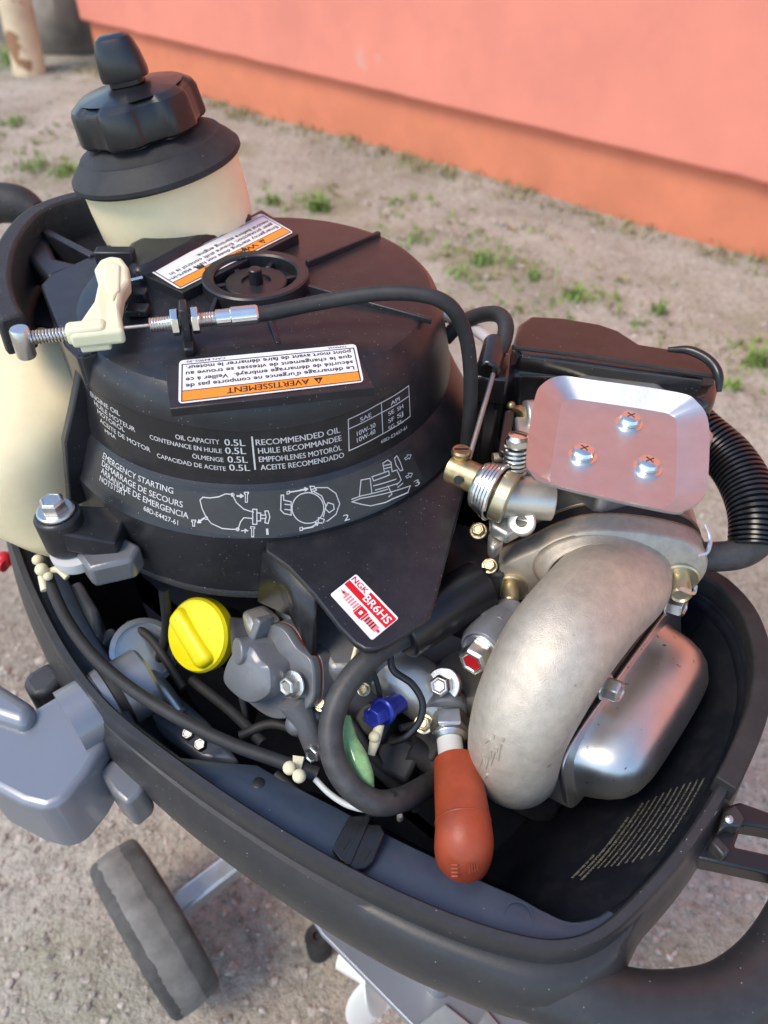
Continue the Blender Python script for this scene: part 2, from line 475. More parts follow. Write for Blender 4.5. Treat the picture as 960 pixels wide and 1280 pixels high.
# ---- weeds
M['grass'] = mat("fresh_grass", (0.20, 0.30, 0.075), 0.55, var=0.45, vscale=30)
M['grass2'] = mat("dry_grass", (0.30, 0.27, 0.13), 0.6, var=0.35, vscale=30)
def blades(mb, c, spread, n, hmin, hmax, rnd, m=0, flop=1.0):
    for _ in range(n):
        a = rnd.random() * 6.283; d = spread * rnd.random() ** 0.7
        b = Vector((c[0] + cos(a) * d, c[1] + sin(a) * d, 0)); b.z = ground_h(b.x, b.y) - 0.1
        h = rnd.uniform(hmin, hmax); w = rnd.uniform(0.12, 0.32)
        a2 = rnd.random() * 6.283; lean = Vector((cos(a2), sin(a2), 0)) * h * rnd.uniform(.2, .9) * flop
        sd = Vector((-sin(a2), cos(a2), 0)) * w
        p1 = b + lean * .35 + Vector((0, 0, h * .6)); p2 = b + lean + Vector((0, 0, h * .85))
        mb.add([b - sd, b + sd, p1 + sd * .8, p1 - sd * .8, p2], [(0, 1, 2, 3), (3, 2, 4)], m)
rt = random.Random(11)
tufts = [((398, 258), 3.2, 90, 5.5, "bright green tuft right of the cream filler neck behind the black cover"),
         ((340, 250), 2.6, 50, 4, "small green tuft just right of the cream filler neck"),
         ((604, 328), 3.0, 80, 4.5, "bright green tuft above the black air box"),
         ((668, 348), 1.8, 40, 3, "tiny green tuft between the two tufts above the air box"),
         ((718, 370), 2.6, 60, 4, "green tuft above the right half of the air box"),
         ((945, 452), 3.0, 70, 5, "green tuft at the right photo edge beside the corrugated hose"),
         ((824, 388), 1.8, 26, 5, "thin stalky weed above the right end of the air box"),
         ((495, 250), 2.4, 26, 2.6, "faint flat tuft close to the wall above the round cover"),
         ((12, 78), 7.0, 90, 9, "green weeds at the foot of the cream post"),
         ((85, 215), 4.2, 90, 4.5, "green weeds left of the black filler cap shroud"),
         ((40, 205), 5.0, 80, 3.5, "low weeds near the left photo edge above the hood"),
         ((18, 150), 5.0, 70, 4, "weeds at the left photo edge level with the filler cap"),
         ((520, 298), 3.5, 40, 3, "short weed patch behind the right rim of the round cover"),
         ((575, 345), 3.2, 40, 2.6, "sparse green patch left above the air box hoses"),
         ((915, 485), 2.2, 34, 3, "small weed right of the air box end")]
for (px, py), sp, n, h, lab in tufts:
    c = U(px, py, 0); mb = MB()
    blades(mb, c, sp, n, h * .5, h, rt, 0)
    o = mb.build("grass_tuft", M['grass']); tag(o, lab, "grass tuft", "green weed tufts in the dirt")
mb = MB(); rc = random.Random(5)
for _ in range(260):
    x = rc.uniform(-0.6, 0.6); y = rc.uniform(110, 330); x *= 60 + y
    if mnoise.noise(Vector((x * 0.018, y * 0.03, 2))) < 0.0: continue
    blades(mb, (x, y), rc.uniform(2, 6), rc.randint(5, 14), 0.6, 2.2, rc, 0 if rc.random() < 0.45 else 1, 1.6)
for (px, py), n_, sp_ in (((600, 320), 34, 16), ((660, 350), 26, 14), ((545, 300), 22, 14), ((60, 205), 46, 22), ((20, 160), 26, 20), ((360, 250), 24, 14), ((720, 372), 20, 12), ((935, 455), 26, 12), ((500, 245), 18, 16), ((30, 80), 30, 20), ((790, 400), 16, 14)):
    c_ = U(px, py, 0)
    for _ in range(n_):
        blades(mb, (c_.x + rc.gauss(0, sp_ * .7), c_.y + rc.gauss(0, sp_ * .6)), rc.uniform(1, 4), rc.randint(4, 12), 0.6, rc.uniform(1.4, 3.2), rc, 0 if rc.random() < 0.6 else 1, 1.5)
for _ in range(300):      # dry straw along the foot of the wall
    p = W0 + wd * rc.uniform(-10, 330) + wn_ * rc.uniform(0.5, 9)
    blades(mb, p, 2.5, 5, 0.8, 3.2, rc, 1, 1.4)
o = mb.build("ground_cover", [M['grass'], M['grass2']]); o["kind"] = "stuff"; o["label"] = "thin scattered weeds and dry straw on the dirt"; o["category"] = "weeds"

# ---- trolley under the motor
wc = U(192, 1158, 8.2)
ax = V(0.766, 0.643, 0).normalized()
trolley = thing("motor_trolley", (wc.x, wc.y, 0), "galvanised motor trolley with worn grey rubber wheel beneath the cowl", "trolley")
M['tyre'] = mat("tyre_rubber", (0.085, 0.081, 0.075), 0.85, var=0.4, vscale=40, bump=0.5, bscale=250)
tw = MB()
tw.lathe(wc - ax * 2.5, ax, [(5.4, 0.0), (6.6, -0.05), (7.5, 0.05), (7.85, .25), (8.02, .6), (8.1, 1.2), (8.18, 2.5), (8.1, 3.8), (8.02, 4.4), (7.85, 4.75), (7.5, 4.95), (6.6, 5.05), (5.4, 5.0)], 56)
wheel = tw.build("wheel", M['tyre'], trolley, label="worn grey rubber wheel of the trolley")
td = MB(); tu_, tv_, _t = frame(ax); rw = random.Random(8); tr_ = []
edge = [.16 * mnoise.noise(Vector((k * .35, 0, 4))) + .10 * mnoise.noise(Vector((k * 1.1, 3, 4))) for k in range(113)]
for e_, r_, j_ in ((1.0, 8.06, 1), (1.12, 8.13, 1), (2.2, 8.215, 0), (3.2, 8.17, -1), (3.35, 8.09, -1)):
    tr_.append([wc + ax * (-2.5 + e_ + (edge[k % 112] if j_ == 1 else edge[(k + 40) % 112] if j_ else 0)) + (tu_ * cos(2 * pi * k / 112) + tv_ * sin(2 * pi * k / 112)) * r_ for k in range(112)])
td.loft(tr_, (False, False)); td.build("tread_band", M['tread'], wheel, sharp=180, label="dusty light grey worn tread")
hb = MB(); hb.lathe(wc - ax * 2.35, ax, [(5.45, 0), (5.3, .3), (2, .8), (2, 3.9), (5.3, 4.4), (5.45, 4.7)], 32); hb.build("rim", M['black2'], wheel)
axl = MB(); axl.box(wc + ax * 13.5, (2.1, 2.1, 22), n=ax, up=(0, 0, 1)); axl.build("axle_tube", M['galv'], trolley, bevel=.25, label="bright square axle tube")
axl = MB(); axl.cyl(wc - ax * 2.2, wc + ax * 3.2, 1.0, 20); axl.build("axle_bolt", M['zinc'], trolley, bevel=.1)
kb = U(397, 1172, 2.6)
k2 = MB(); k2.lathe(kb + V(0, 0, -10.6), (0, 0, 1), [(1.3, 7), (1.3, 9), (1.0, 9.4), (1.25, 9.6), (1.3, 10.8), (1.0, 11.3), (.45, 11.2), (.4, 10.8)], 24)
k2.build("rubber_foot", M['rubber'], trolley, label="black rubber end knob near the propeller")
fr = MB(); fr.tube([wc + ax * 22, wc + ax * 22 + V(8, -2, 8), wc + ax * 22 + V(10, 4, 26)], 1.3, 14); fr.build("frame_tube", M['galv'], trolley)

# ================================================================== OUTBOARD MOTOR
MOTOR = thing("outboard_motor", (2, 26, 0.5), "open outboard motor with its top cowl removed, black starter cover and aluminium elbow", "outboard motor")
C = U(321, 358, 65)          # axis of the round starter cover
PROF = [(65.0, 10.1), (64.85, 10.55), (64.4, 11.0), (63.8, 11.28), (63.2, 11.45), (60.2, 12.0), (59.6, 12.05), (59.3, 12.3), (57.2, 13.3), (56.9, 13.5), (52.6, 13.65)]
def prof(z):
    for (z1, r1), (z2, r2) in zip(PROF, PROF[1:]):
        if z2 <= z <= z1: return lerp(r1, r2, (z1 - z) / (z1 - z2))
    return PROF[0][1] if z > 65 else PROF[-1][1]
def drum_hit(px, py):
    """(angle, height) on the side of the cover"""
    z = 64.9
    while z > 52.6:
        a = U(px, py, z)
        if hypot(a.x - C.x, a.y - C.y) <= prof(z): break
        z -= 0.01
    return math.atan2(a.x - C.x, -(a.y - C.y)), z
def drum_pt(t, z, off=0.0):
    r = prof(z) + off
    return V(C.x + r * sin(t), C.y - r * cos(t), z + off * 0.15)

# ------------------------------------------------------------ lettering
_cache = {}
def letters(s, bold=0.0):
    if (s, bold) in _cache: return _cache[(s, bold)]
    cu = bpy.data.curves.new("t", 'FONT'); cu.body = s; cu.size = 1.0; cu.resolution_u = 3
    ob = bpy.data.objects.new("t", cu); COL.objects.link(ob)
    dg = bpy.context.evaluated_depsgraph_get(); dg.update()
    me = ob.evaluated_get(dg).to_mesh()
    vs = [(v.co.x, v.co.y) for v in me.vertices]; fs = [list(p.vertices) for p in me.polygons]
    ob.evaluated_get(dg).to_mesh_clear()
    bpy.data.objects.remove(ob); bpy.data.curves.remove(cu)
    x0 = min(v[0] for v in vs); x1 = max(v[0] for v in vs)
    vs = [(x - x0, y, 0.0) for x, y in vs]
    if bold:
        n0 = len(vs); d_ = bold * 2.2
        vs = vs + [(x + d_, y + d_ * .25, .006) for x, y, _ in vs]; fs = fs + [[i + n0 for i in f] for f in fs]; x1 += d_
    _cache[(s, bold)] = (vs, fs, x1 - x0)
    return _cache[(s, bold)]
def drum_text(mb, s, pl, pr, cap, bold=0.02, m=0, off=0.035):
    tl, zl = drum_hit(*pl); tr, zr = drum_hit(*pr)
    vs, fs, w = letters(s, bold); k = cap / 0.70
    out = []
    for x, y, h in vs:
        q = x / w
        t = lerp(tl, tr, q); z = lerp(zl, zr, q) + y * k * 0.93
        out.append(drum_pt(t, z, off + h))
    mb.add(out, fs, m)
def drum_stroke(mb, pix, wd=0.05, m=0, closed=False, off=0.035):
    hits = [drum_hit(*q) for q in pix]
    if closed: hits.append(hits[0])
    pts = [hits[0]]
    for (t0, z0), (t1, z1) in zip(hits, hits[1:]):
        n_ = max(1, int(abs(t1 - t0) / .02))
        pts += [(lerp(t0, t1, k / n_), lerp(z0, z1, k / n_)) for k in range(1, n_ + 1)]
    for (t0, z0), (t1, z1) in zip(pts, pts[1:]):
        R = prof((z0 + z1) / 2); dx = (t1 - t0) * R; dz = z1 - z0; L = hypot(dx, dz)
        if L < 1e-6: continue
        ex, ez = dx / L * wd * .4, dz / L * wd * .4
        nx_, nz = -dz / L * wd * .5, dx / L * wd * .5
        q = [(t0 + (-ex + nx_) / R, z0 - ez + nz), (t0 + (-ex - nx_) / R, z0 - ez - nz), (t1 + (ex - nx_) / R, z1 + ez - nz), (t1 + (ex + nx_) / R, z1 + ez + nz)]
        mb.add([drum_pt(t, z, off) for t, z in q], [(0, 1, 2, 3)], m)
def drum_patch(mb, top, bot, nu=24, nv=4, m=0, off=0.015):
    def samp(l, u):
        hits = [drum_hit(*q) for q in l]; x = u * (len(hits) - 1); i = min(int(x), len(hits) - 2)
        return tuple(lerp(hits[i][k], hits[i + 1][k], x - i) for k in (0, 1))
    vs = []
    for j in range(nv + 1):
        for i in range(nu + 1):
            a = samp(top, i / nu); b = samp(bot, i / nu)
            vs.append(drum_pt(lerp(a[0], b[0], j / nv), lerp(a[1], b[1], j / nv), off))
    mb.add(vs, [(j * (nu + 1) + i, j * (nu + 1) + i + 1, (j + 1) * (nu + 1) + i + 1, (j + 1) * (nu + 1) + i) for j in range(nv) for i in range(nu)], m)
class Quad:
    """flat label: corners bottom-left, bottom-right, top-right, top-left as read"""
    def __init__(s, c): s.c = [Vector(q) for q in c]; s.n = (s.c[1] - s.c[0]).cross(s.c[3] - s.c[0]).normalized()
    def p(s, u, v, off=0):
        a = lerp(s.c[0], s.c[1], u); b = lerp(s.c[3], s.c[2], u)
        return lerp(a, b, v) + s.n * off
    def rect(s, mb, u0, v0, u1, v1, m, off):
        mb.add([s.p(u0, v0, off), s.p(u1, v0, off), s.p(u1, v1, off), s.p(u0, v1, off)], [(0, 1, 2, 3)], m)
    def text(s, mb, t, u0, u1, v0, cap, m, off, bold=0.0, rot=False):
        vs, fs, w = letters(t, bold)
        mb.add([s.p(lerp(u0, u1, x / w), v0 + y / 0.7 * cap, off + h) for x, y, h in vs], fs, m)
    def poly(s, mb, uv, m, off):
        mb.add([s.p(u, v, off) for u, v in uv], [tuple(range(len(uv)))], m)

# ------------------------------------------------------------ starter cover
sc = MB()
sc.lathe(V(C.x, C.y, 0), (0, 0, 1), [(r, z) for z, r in reversed(PROF)], 128, caps=(True, True))
cover = sc.build("starter_cover", M['black'], MOTOR, sharp=22, label="round black plastic starter cover with warning labels")
# bottom flange bead
b = MB(); b.lathe(V(C.x, C.y, 0), (0, 0, 1), [(13.2, 52.2), (13.78, 52.2), (13.82, 52.4), (13.7, 52.62), (13.3, 52.65)], 96)
b.build("lower_bead", M['dusty'], cover, sharp=50)
# deck joining the drum to the hood
d = MB()
deck = [U(*q, 64.85) for q in [(50, 356), (62, 343), (108, 322), (118, 312), (150, 300), (240, 262), (300, 262), (380, 330), (300, 400), (170, 425), (104, 446), (96, 446), (80, 430)]]
d.prism(deck, (0, 0, -9.0))
d.build("deck", M['black'], cover, bevel=0.9, seg=4, bang=25, label="black deck beside the filler neck")
# far raised bank behind the filler neck label
d = MB(); bank = [U(*q, 66.1) for q in [(148, 318), (160, 302), (184, 290), (214, 279), (250, 269), (284, 262), (302, 259), (318, 265), (255, 296), (192, 331), (168, 338)]]
d.prism(bank, (0, 0, -2)); d.build("neck_bank", M['black'], cover, bevel=0.5, seg=3)
# hood wall
hw = MB()
hp = [(13, 396), (2, 372), (-2, 340), (10, 298), (42, 262), (92, 243), (140, 238), (200, 242)]
path = crom([U(x, y, 66.0) for x, y in hp], 6)
rings = []
for i, p in enumerate(path):
    t = (path[min(i + 1, len(path) - 1)] - path[max(i - 1, 0)]).normalized(); nrm = V(-t.y, t.x, 0).normalized()
    hdrop = 2.2 + 2.4 * min(1, i / 14)
    rings.append([p + nrm * .55, p - nrm * .6, p - nrm * .75 + V(0, 0, -.4), p - nrm * .9 + V(0, 0, -hdrop), p + nrm * .8 + V(0, 0, -hdrop), p + nrm * .7 + V(0, 0, -.4)])
hw.loft(rings); hw.build("hood_wall", M['dusty'], cover, bevel=.18, label="curved dusty hood wall at the bow end")
hf = MB()
hf.prism([U(*q, 63.4) for q in [(40, 300), (70, 268), (110, 250), (200, 250), (260, 270), (180, 320), (120, 335), (75, 330)]], (0, 0, -1.0))
hf.build("hood_floor", M['black'], cover, bevel=.1)
hf = MB(); a = U(46, 282, 65.0); b2 = U(116, 318, 65.0); dr = (b2 - a).normalized(); sd = V(-dr.y, dr.x, 0)
hf.prism([a + sd * .28, a - sd * .28, b2 - sd * .28, b2 + sd * .28], (0, 0, -3.0)); hf.build("hood_rib", M['black'], cover, bevel=.1)
hf = MB(); hf.prism([U(*q, 64.6) for q in [(30, 318), (46, 282), (56, 290), (70, 322), (104, 330), (60, 346)]], (0, 0, -2.0)); hf.build("hood_web", M['black'], cover, bevel=.35, seg=3)
hf = MB(); hf.prism([U(*q, 62.0) for q in [(8, 300), (30, 285), (58, 340), (80, 420), (62, 410), (20, 400), (6, 370)]], (0, 0, -.8)); hf.build("hood_pocket", M['black2'], cover, bevel=.1)
# pulley ring on top
r = MB(); c65 = V(C.x, C.y, 65)
r.lathe(c65, (0, 0, 1), [(3.25, -.1), (3.2, .75), (3.1, .85), (2.62, .85), (2.5, .75), (2.45, -.1)], 72, caps=(False, False))
ring = r.build("pulley_ring", M['black'], cover, sharp=30, label="black plastic ring in the middle of the cover")
r = MB(); r.lathe(c65, (0, 0, 1), [(1.9, .02), (1.88, .32), (1.8, .38), (.9, .38), (.88, .22), (.42, .22), (.40, 1.1), (.34, 1.16)], 48, caps=(False, True)); r.build("hub", M['black'], cover, sharp=30)
for k in range(6):
    a_ = k * pi / 3 + .25; dv = V(cos(a_), sin(a_), 0)
    q = MB(); q.box(c65 + dv * 2.2 + V(0, 0, .2), (.32, .75, .4), n=(0, 0, 1), up=dv); q.build("spoke", M['black'], cover, bevel=.05)
def rib(p0, p1, h0, h1, w, name="rib"):
    a_ = U(*p0, 65); b_ = U(*p1, 65); dv = (b_ - a_).normalized(); s_ = V(-dv.y, dv.x, 0) * w / 2; z = V(0, 0, 1)
    q = MB(); q.add([a_ - s_ - z * .2, a_ + s_ - z * .2, b_ + s_ - z * .2, b_ - s_ - z * .2, a_ - s_ * .8 + z * h0, a_ + s_ * .8 + z * h0, b_ + s_ * .8 + z * h1, b_ - s_ * .8 + z * h1],
                    [(0, 1, 2, 3), (4, 7, 6, 5), (0, 4, 5, 1), (1, 5, 6, 2), (2, 6, 7, 3), (3, 7, 4, 0)])
    q.build(name, M['black'], cover, bevel=.06)
rib((384, 334), (474, 294), .45, .28, .4)
rib((386, 366), (540, 400), .55, .12, .35)
rib((308, 326), (302, 314), .7, .6, .5)
rib((258, 345), (232, 352), .7, .6, .55)
rib((332, 390), (348, 430), .5, .1, .3)
rib((275, 378), (262, 402), .7, .3, .3)
# raised pads under the labels + the labels
def pad(pix, z, h, name="label_pad"):
    q = MB(); q.prism([U(x, y, z) for x, y in pix], (0, 0, -h)); return q.build(name, M['black'], cover, bevel=.04)
pad([(206, 456), (438, 424), (468, 484), (212, 511)], 65.12, .5)
pad([(176, 342), (327, 262), (373, 292), (228, 366)], 65.62, .9)
def warning_label(quad, title, lines, foot, name, label):
    q = Quad(quad); mb = MB()
    uv = []
    for cx, cy, a0 in ((.97, .12, -90), (.97, .9, 0), (.03, .9, 90), (.03, .12, 180)):
        for k in range(4):
            a_ = radians(a0 + k * 30); uv.append((cx + cos(a_) * .022, cy + sin(a_) * .085))
    q.poly(mb, uv, 0, .0)
    q.rect(mb, .025, .735, .975, .945, 1, .012)
    # thin frame
    for (u0, v0, u1, v1) in ((.022, .135, .978, .15), (.022, .135, .028, .95), (.972, .135, .978, .95), (.022, .94, .978, .955), (.022, .725, .978, .74)):
        q.rect(mb, u0, v0, u1, v1, 2, .02)
    q.text(mb, title, .30, .74, .775, .12, 2, .024, .014)
    q.poly(mb, [(.225, .775), (.275, .775), (.25, .915)], 2, .024)
    q.poly(mb, [(.2465, .815), (.2535, .815), (.2545, .87), (.2455, .87)], 1, .03)
    for i, (t, u1) in enumerate(lines):
        q.text(mb, t, .045, u1, .59 - i * .135, .088, 2, .024, .012)
    q.text(mb, foot[0], .06, .17, .065, .045, 2, .024)
    q.text(mb, foot[1], .74, .95, .065, .045, 2, .024)
    return mb.build(name, [M['white'], M['orange'], M['ink']], cover, label=label)
zl = 65.16
warning_label([U(446, 428, zl), U(222, 449, zl), U(221, 506, zl), U(457, 478, zl)], "AVERTISSEMENT",
              [("Le démarrage d'urgence ne comporte pas de", .955), ("sécurité de démarrage embrayé.  Veiller à ce", .955), ("que le changement de vitesses se trouve au", .955), ("point mort avant de faire démarrer le moteur.", .955)],
              ("YAMAHA", "CAN 84902-30"), "warning_label", "white and orange upside-down AVERTISSEMENT label on the cover's front")
zl = 65.66
warning_label([U(326, 265, zl), U(180, 336, zl), U(224, 363, zl), U(369, 290, zl)], "WARNING",
              [("Emergency starting does not have start-in-", .97), ("gear protection. Ensure shift control is in", .93), ("neutral before starting engine.", .68)],
              ("YAMAHA", "CAN 84902-30"), "warning_label", "white and orange WARNING label partly covered by the ring")
# --- printed band one: oil
mb = MB()
drum_patch(mb, [(108, 482), (150, 505), (220, 529), (300, 540), (400, 527), (470, 501), (517, 474)], [(133, 552), (170, 571), (230, 589), (310, 599), (400, 589), (470, 566), (517, 541)], m=0, nu=40)
T = lambda s, a, b_, cap, bold=.012: drum_text(mb, s, a, b_, cap, bold, 1)
T("ENGINE OIL", (114, 494), (151, 520), .30); T("HUILE MOTEUR", (119, 505), (170, 540), .30); T("MOTORÖL", (123, 516), (157, 540), .30)
T("ACEITE DE MOTOR", (126, 527), (189, 565), .30); T("MMA", (132, 540), (146, 549), .26)
T("OIL CAPACITY", (220, 548), (275, 555), .30); T("CONTENANCE EN HUILE", (188, 548), (278, 566), .28); T("ÖLMENGE", (241, 572), (280, 577), .28); T("CAPACIDAD DE ACEITE", (197, 571), (283, 588), .28)
T("0.5L", (281, 556), (307, 557), .40, .014); T("0.5L", (282, 566.5), (308, 567), .40, .014); T("0.5L", (285, 577.5), (310, 578), .40, .014); T("0.5L", (287, 587.5), (313, 588), .40, .014)
drum_stroke(mb, [(315, 546), (317, 566), (319, 586)], .09, 1)
T("RECOMMENDED OIL", (320, 556), (425, 540), .36, .014); T("HUILE RECOMMANDEE", (323, 566.5), (427, 550), .35, .014); T("EMPFOHLENES MOTORÖL", (324, 577), (427, 562), .34, .014); T("ACEITE RECOMENDADO", (326, 587), (430, 571), .34, .014)
drum_stroke(mb, [(435, 524), (472, 505), (510, 482), (511, 501), (512, 520), (474, 544), (436, 563)], .06, 1, True)
drum_stroke(mb, [(435, 536), (473, 517), (510, 495)], .06, 1); drum_stroke(mb, [(476, 503), (477, 522), (478, 542)], .06, 1)
T("SAE", (450, 527), (464, 520), .26); T("API", (488, 507), (499, 500), .26); T("10W-30", (446, 545), (469, 533), .30, .012); T("10W-40", (446, 553), (469, 541), .30, .012)
for t_, x, y in (("SE", 485, 520), ("SF", 485, 529), ("SG", 485, 538), ("SH", 496, 514), ("SJ", 496, 523), ("SL", 496, 532)):
    T(t_, (x, y), (x + 7.5, y - 4.5), .27, .012)
T("68D-E3437-61", (476, 554), (508, 535.5), .22)
mb.build("oil_label", [M['labelblk'], M['print']], cover, label="black curved oil capacity label with white print")
# --- printed band two: emergency starting
mb = MB()
drum_patch(mb, [(124, 562), (160, 580), (220, 602), (290, 613), (360, 611), (440, 591), (508, 554)], [(118, 602), (150, 624), (210, 651), (290, 670), (360, 671), (450, 645), (529, 598)], m=0, nu=40)
Z = lambda l: [(80 + x / 1.92, 460 + y / 1.92) for x, y in l]
T("EMERGENCY STARTING", (129, 572), (217, 617), .34, .012); T("DEMARRAGE DE SECOURS", (128, 581), (229, 634), .34, .012); T("ARRANQUE DE EMERGENCIA", (127, 590), (236, 648), .34, .012); T("NOTSTSRT", (125, 600), (158, 620), .34, .012); T("68D-E4427-61", (180, 637), (223, 656), .28)
S = lambda l, cl=False, w=.055: drum_stroke(mb, Z(l), w, 1, cl)
def bolt_up(x, y, s=1):
    S([(x - 5, y), (x + 5, y), (x + 5, y + 4), (x + 2.5, y + 4), (x + 2.5, y + 24 * s), (x - 2.5, y + 24 * s), (x - 2.5, y + 4), (x - 5, y + 4)], True, .045)
def arrow(x0, y0, x1, y1):
    S([(x0, y0), (x1, y1)], False, .09); dx, dy = x1 - x0, y1 - y0; l = hypot(dx, dy); dx /= l; dy /= l
    S([(x1 - dx * 6 - dy * 4, y1 - dy * 6 + dx * 4), (x1, y1), (x1 - dx * 6 + dy * 4, y1 - dy * 6 - dx * 4)], True, .06)
S([(327, 316), (334, 309), (350, 311), (372, 308), (388, 301), (404, 302), (414, 322), (432, 338), (455, 345)])
S([(327, 316), (332, 336), (342, 358), (354, 372), (380, 384), (404, 386), (418, 386), (424, 368), (432, 358), (453, 360)])
S([(453, 338), (463, 338), (463, 374), (453, 374)], True); S([(463, 347), (472, 347), (472, 366), (463, 366)], True); S([(472, 352), (482, 352)]); S([(472, 360), (482, 360)])
S([(482, 342), (490, 342), (494, 356), (490, 372), (482, 370), (485, 356)], True)
for x, y in ((405, 303), (342, 359), (417, 386)): S([(x + 4 * cos(k), y + 4 * sin(k)) for k in range(6)], True, .04)
bolt_up(438, 297); bolt_up(453, 380); bolt_up(312, 364, .6); arrow(416, 306, 430, 306); arrow(427, 390, 441, 390); arrow(336, 360, 322, 370)
S([(585 + 38 * cos(k * pi / 14), 335 + 37 * sin(k * pi / 14)) for k in range(28)], True)
S([(592, 292), (606, 286), (632, 286), (652, 300), (661, 325), (652, 350), (632, 366), (612, 372)]); S([(600, 296), (618, 306), (628, 330), (622, 356)])
S([(633, 330 - 8), (646, 326), (648, 338), (636, 346), (626, 336)], True); S([(590, 283), (600, 283), (606, 292), (594, 296)], True); S([(610, 358), (624, 362), (622, 372), (610, 370)], True)
S([(521, 304), (527, 304), (527, 316), (545, 320), (545, 352), (528, 348), (520, 340), (521, 304)]); S([(530, 326), (545, 328)]); S([(530, 338), (545, 340)])
S([(535, 296), (541, 294), (541, 300), (535, 302)], True, .045); S([(541, 297), (566, 293)], False, .07); arrow(568, 292, 584, 289)
S([(566, 382), (572, 381), (572, 388), (566, 389)], True, .045); S([(572, 385), (594, 381)], False, .07); arrow(596, 380, 610, 370)
S([(690, 320), (712, 312), (830, 282), (824, 298), (790, 312), (770, 322), (735, 330), (712, 326)], True); S([(690, 314), (712, 306), (776, 290)])
S([(708, 306), (712, 268), (734, 264), (738, 300)]); S([(738, 260), (778, 246), (780, 256), (742, 270)], True); S([(742, 282), (796, 266)]); S([(746, 292), (800, 276)])
S([(768, 250), (764, 228), (776, 220), (784, 226), (786, 248), (798, 244), (808, 268), (798, 280)]); S([(766, 234), (784, 230)]); S([(766, 241), (784, 237)])
S([(792, 216), (798, 210), (806, 226), (812, 244), (806, 246), (796, 232)], True); S([(776, 282), (786, 302), (778, 308)]); S([(800, 286), (812, 276)])
for x, y in ((816, 216), (819, 260)): S([(x, y), (x + 7, y - 4), (x + 6, y - 8), (x + 16, y - 8), (x + 12, y + 2), (x + 10, y - 1), (x + 3, y + 4)], True, .04)
T("1", (333, 668), (336, 667.6), .34, .01); T("2", (430, 651), (437, 649), .34, .01); T("3", (518.5, 608), (525, 604.5), .34, .01)
mb.build("emergency_label", [M['labelgry'], M['print']], cover, label="dark curved emergency starting label with white diagrams")

# --- apron with the spark plug sticker
ZA = 56.6
ap = MB()
apx = [(335, 660), (332, 688), (360, 708), (392, 742), (424, 783), (443, 803), (456, 811), (470, 811), (486, 804), (528, 778), (538, 768), (544, 752), (560, 690), (578, 622), (581, 608), (560, 585), (500, 560), (420, 600)]
ap.prism([U(x, y, ZA) for x, y in apx], (0, 0, -.45))
ap.build("apron", M['black'], cover, bevel=.1, label="flat black apron plate over the engine")
ap = MB(); e = [U(x, y, ZA - .45) for x, y in [(328, 690), (360, 710), (392, 744)]]
lo = [U(x, y, 52.2) for x, y in [(322, 752), (362, 770), (389, 822)]]
ap.loft([[e[0], e[1], e[2]], [lo[0], lo[1], lo[2]]], (False, False), closed=False)
o = ap.build("apron_skirt", M['black'], cover); sm = o.modifiers.new("s", 'SOLIDIFY'); sm.thickness = .003
q = Quad([U(465, 801, ZA + .02), U(412, 743, ZA + .02), U(445, 717, ZA + .02), U(499, 773, ZA + .02)])
# read along the long side: from upper left to lower right
q = Quad([U(412, 743, ZA + .02), U(465, 801, ZA + .02), U(499, 773, ZA + .02), U(445, 717, ZA + .02)])
mb = MB(); uv = []
for cx, cy, a0 in ((.96, .06, -90), (.96, .94, 0), (.04, .94, 90), (.04, .06, 180)):
    for k in range(4): a_ = radians(a0 + k * 30); uv.append((cx + cos(a_) * .035, cy + sin(a_) * .055))
q.poly(mb, uv, 0, 0)
q.rect(mb, .02, .52, .985, .72, 1, .012); q.rect(mb, .40, .70, .985, .93, 1, .011)
q.text(mb, "NGK", .03, .36, .76, .17, 1, .016, .016); q.text(mb, "BR6HS", .40, .95, .60, .24, 0, .02, .016)
# little plug picture
for u0, v0, u1, v1, m_ in ((.06, .32, .14, .36, 2), (.10, .30, .18, .40, 2), (.18, .22, .21, .44, 2), (.235, .22, .265, .44, 2), (.29, .22, .32, .44, 2), (.345, .22, .375, .44, 2), (.40, .22, .43, .44, 2), (.45, .16, .47, .46, 1), (.48, .14, .62, .46, 1), (.53, .24, .58, .36, 0), (.63, .16, .66, .44, 1), (.67, .2, .92, .4, 2), (.69, .2, .71, .4, 1), (.74, .2, .76, .4, 1), (.79, .2, .81, .4, 1), (.84, .2, .86, .4, 1), (.92, .26, .97, .34, 1)):
    q.rect(mb, u0, v0, u1, v1, m_, .014 if m_ != 0 else .018)
mb.build("spark_plug_sticker", [M['white'], M['labelred'], M['labelpink']], cover, label="red and white NGK BR6HS sticker")
# --- bolt boss on the left flange
bo = U(70, 640, 57.4)
mb = MB(); mb.lathe(bo + V(0, 0, -2.6), (0, 0, 1), [(1.25, 0), (1.32, 2.3), (1.2, 2.55), (.4, 2.55)], 32)
mb.prism([bo + V(-.1, 1.2, -.5), bo + V(.4, -1.2, -.5), bo + V(3.2, -.9, -1.6), bo + V(3.4, 1.8, -1.3)], (0, 0, -1.5))
t0 = drum_hit(109, 510)[0]; fo_ = V(sin(t0), -cos(t0), 0); ft_ = V(cos(t0), sin(t0), 0); fb_ = V(C.x, C.y, 0)
fin = MB(); fin.prism([fb_ + fo_ * 10.5 + V(0, 0, 64.2), fb_ + fo_ * 11.4 + V(0, 0, 64.0), fb_ + fo_ * 12.6 + V(0, 0, 61.5), fb_ + fo_ * 13.6 + V(0, 0, 59.6), fb_ + fo_ * 14.6 + V(0, 0, 55.0), fb_ + fo_ * 10.5 + V(0, 0, 55.0)], ft_ * -.7)
fin.build("side_fin", M['black'], cover, bevel=.12)
mb.build("bolt_boss", M['black'], cover, bevel=.15, seg=3)
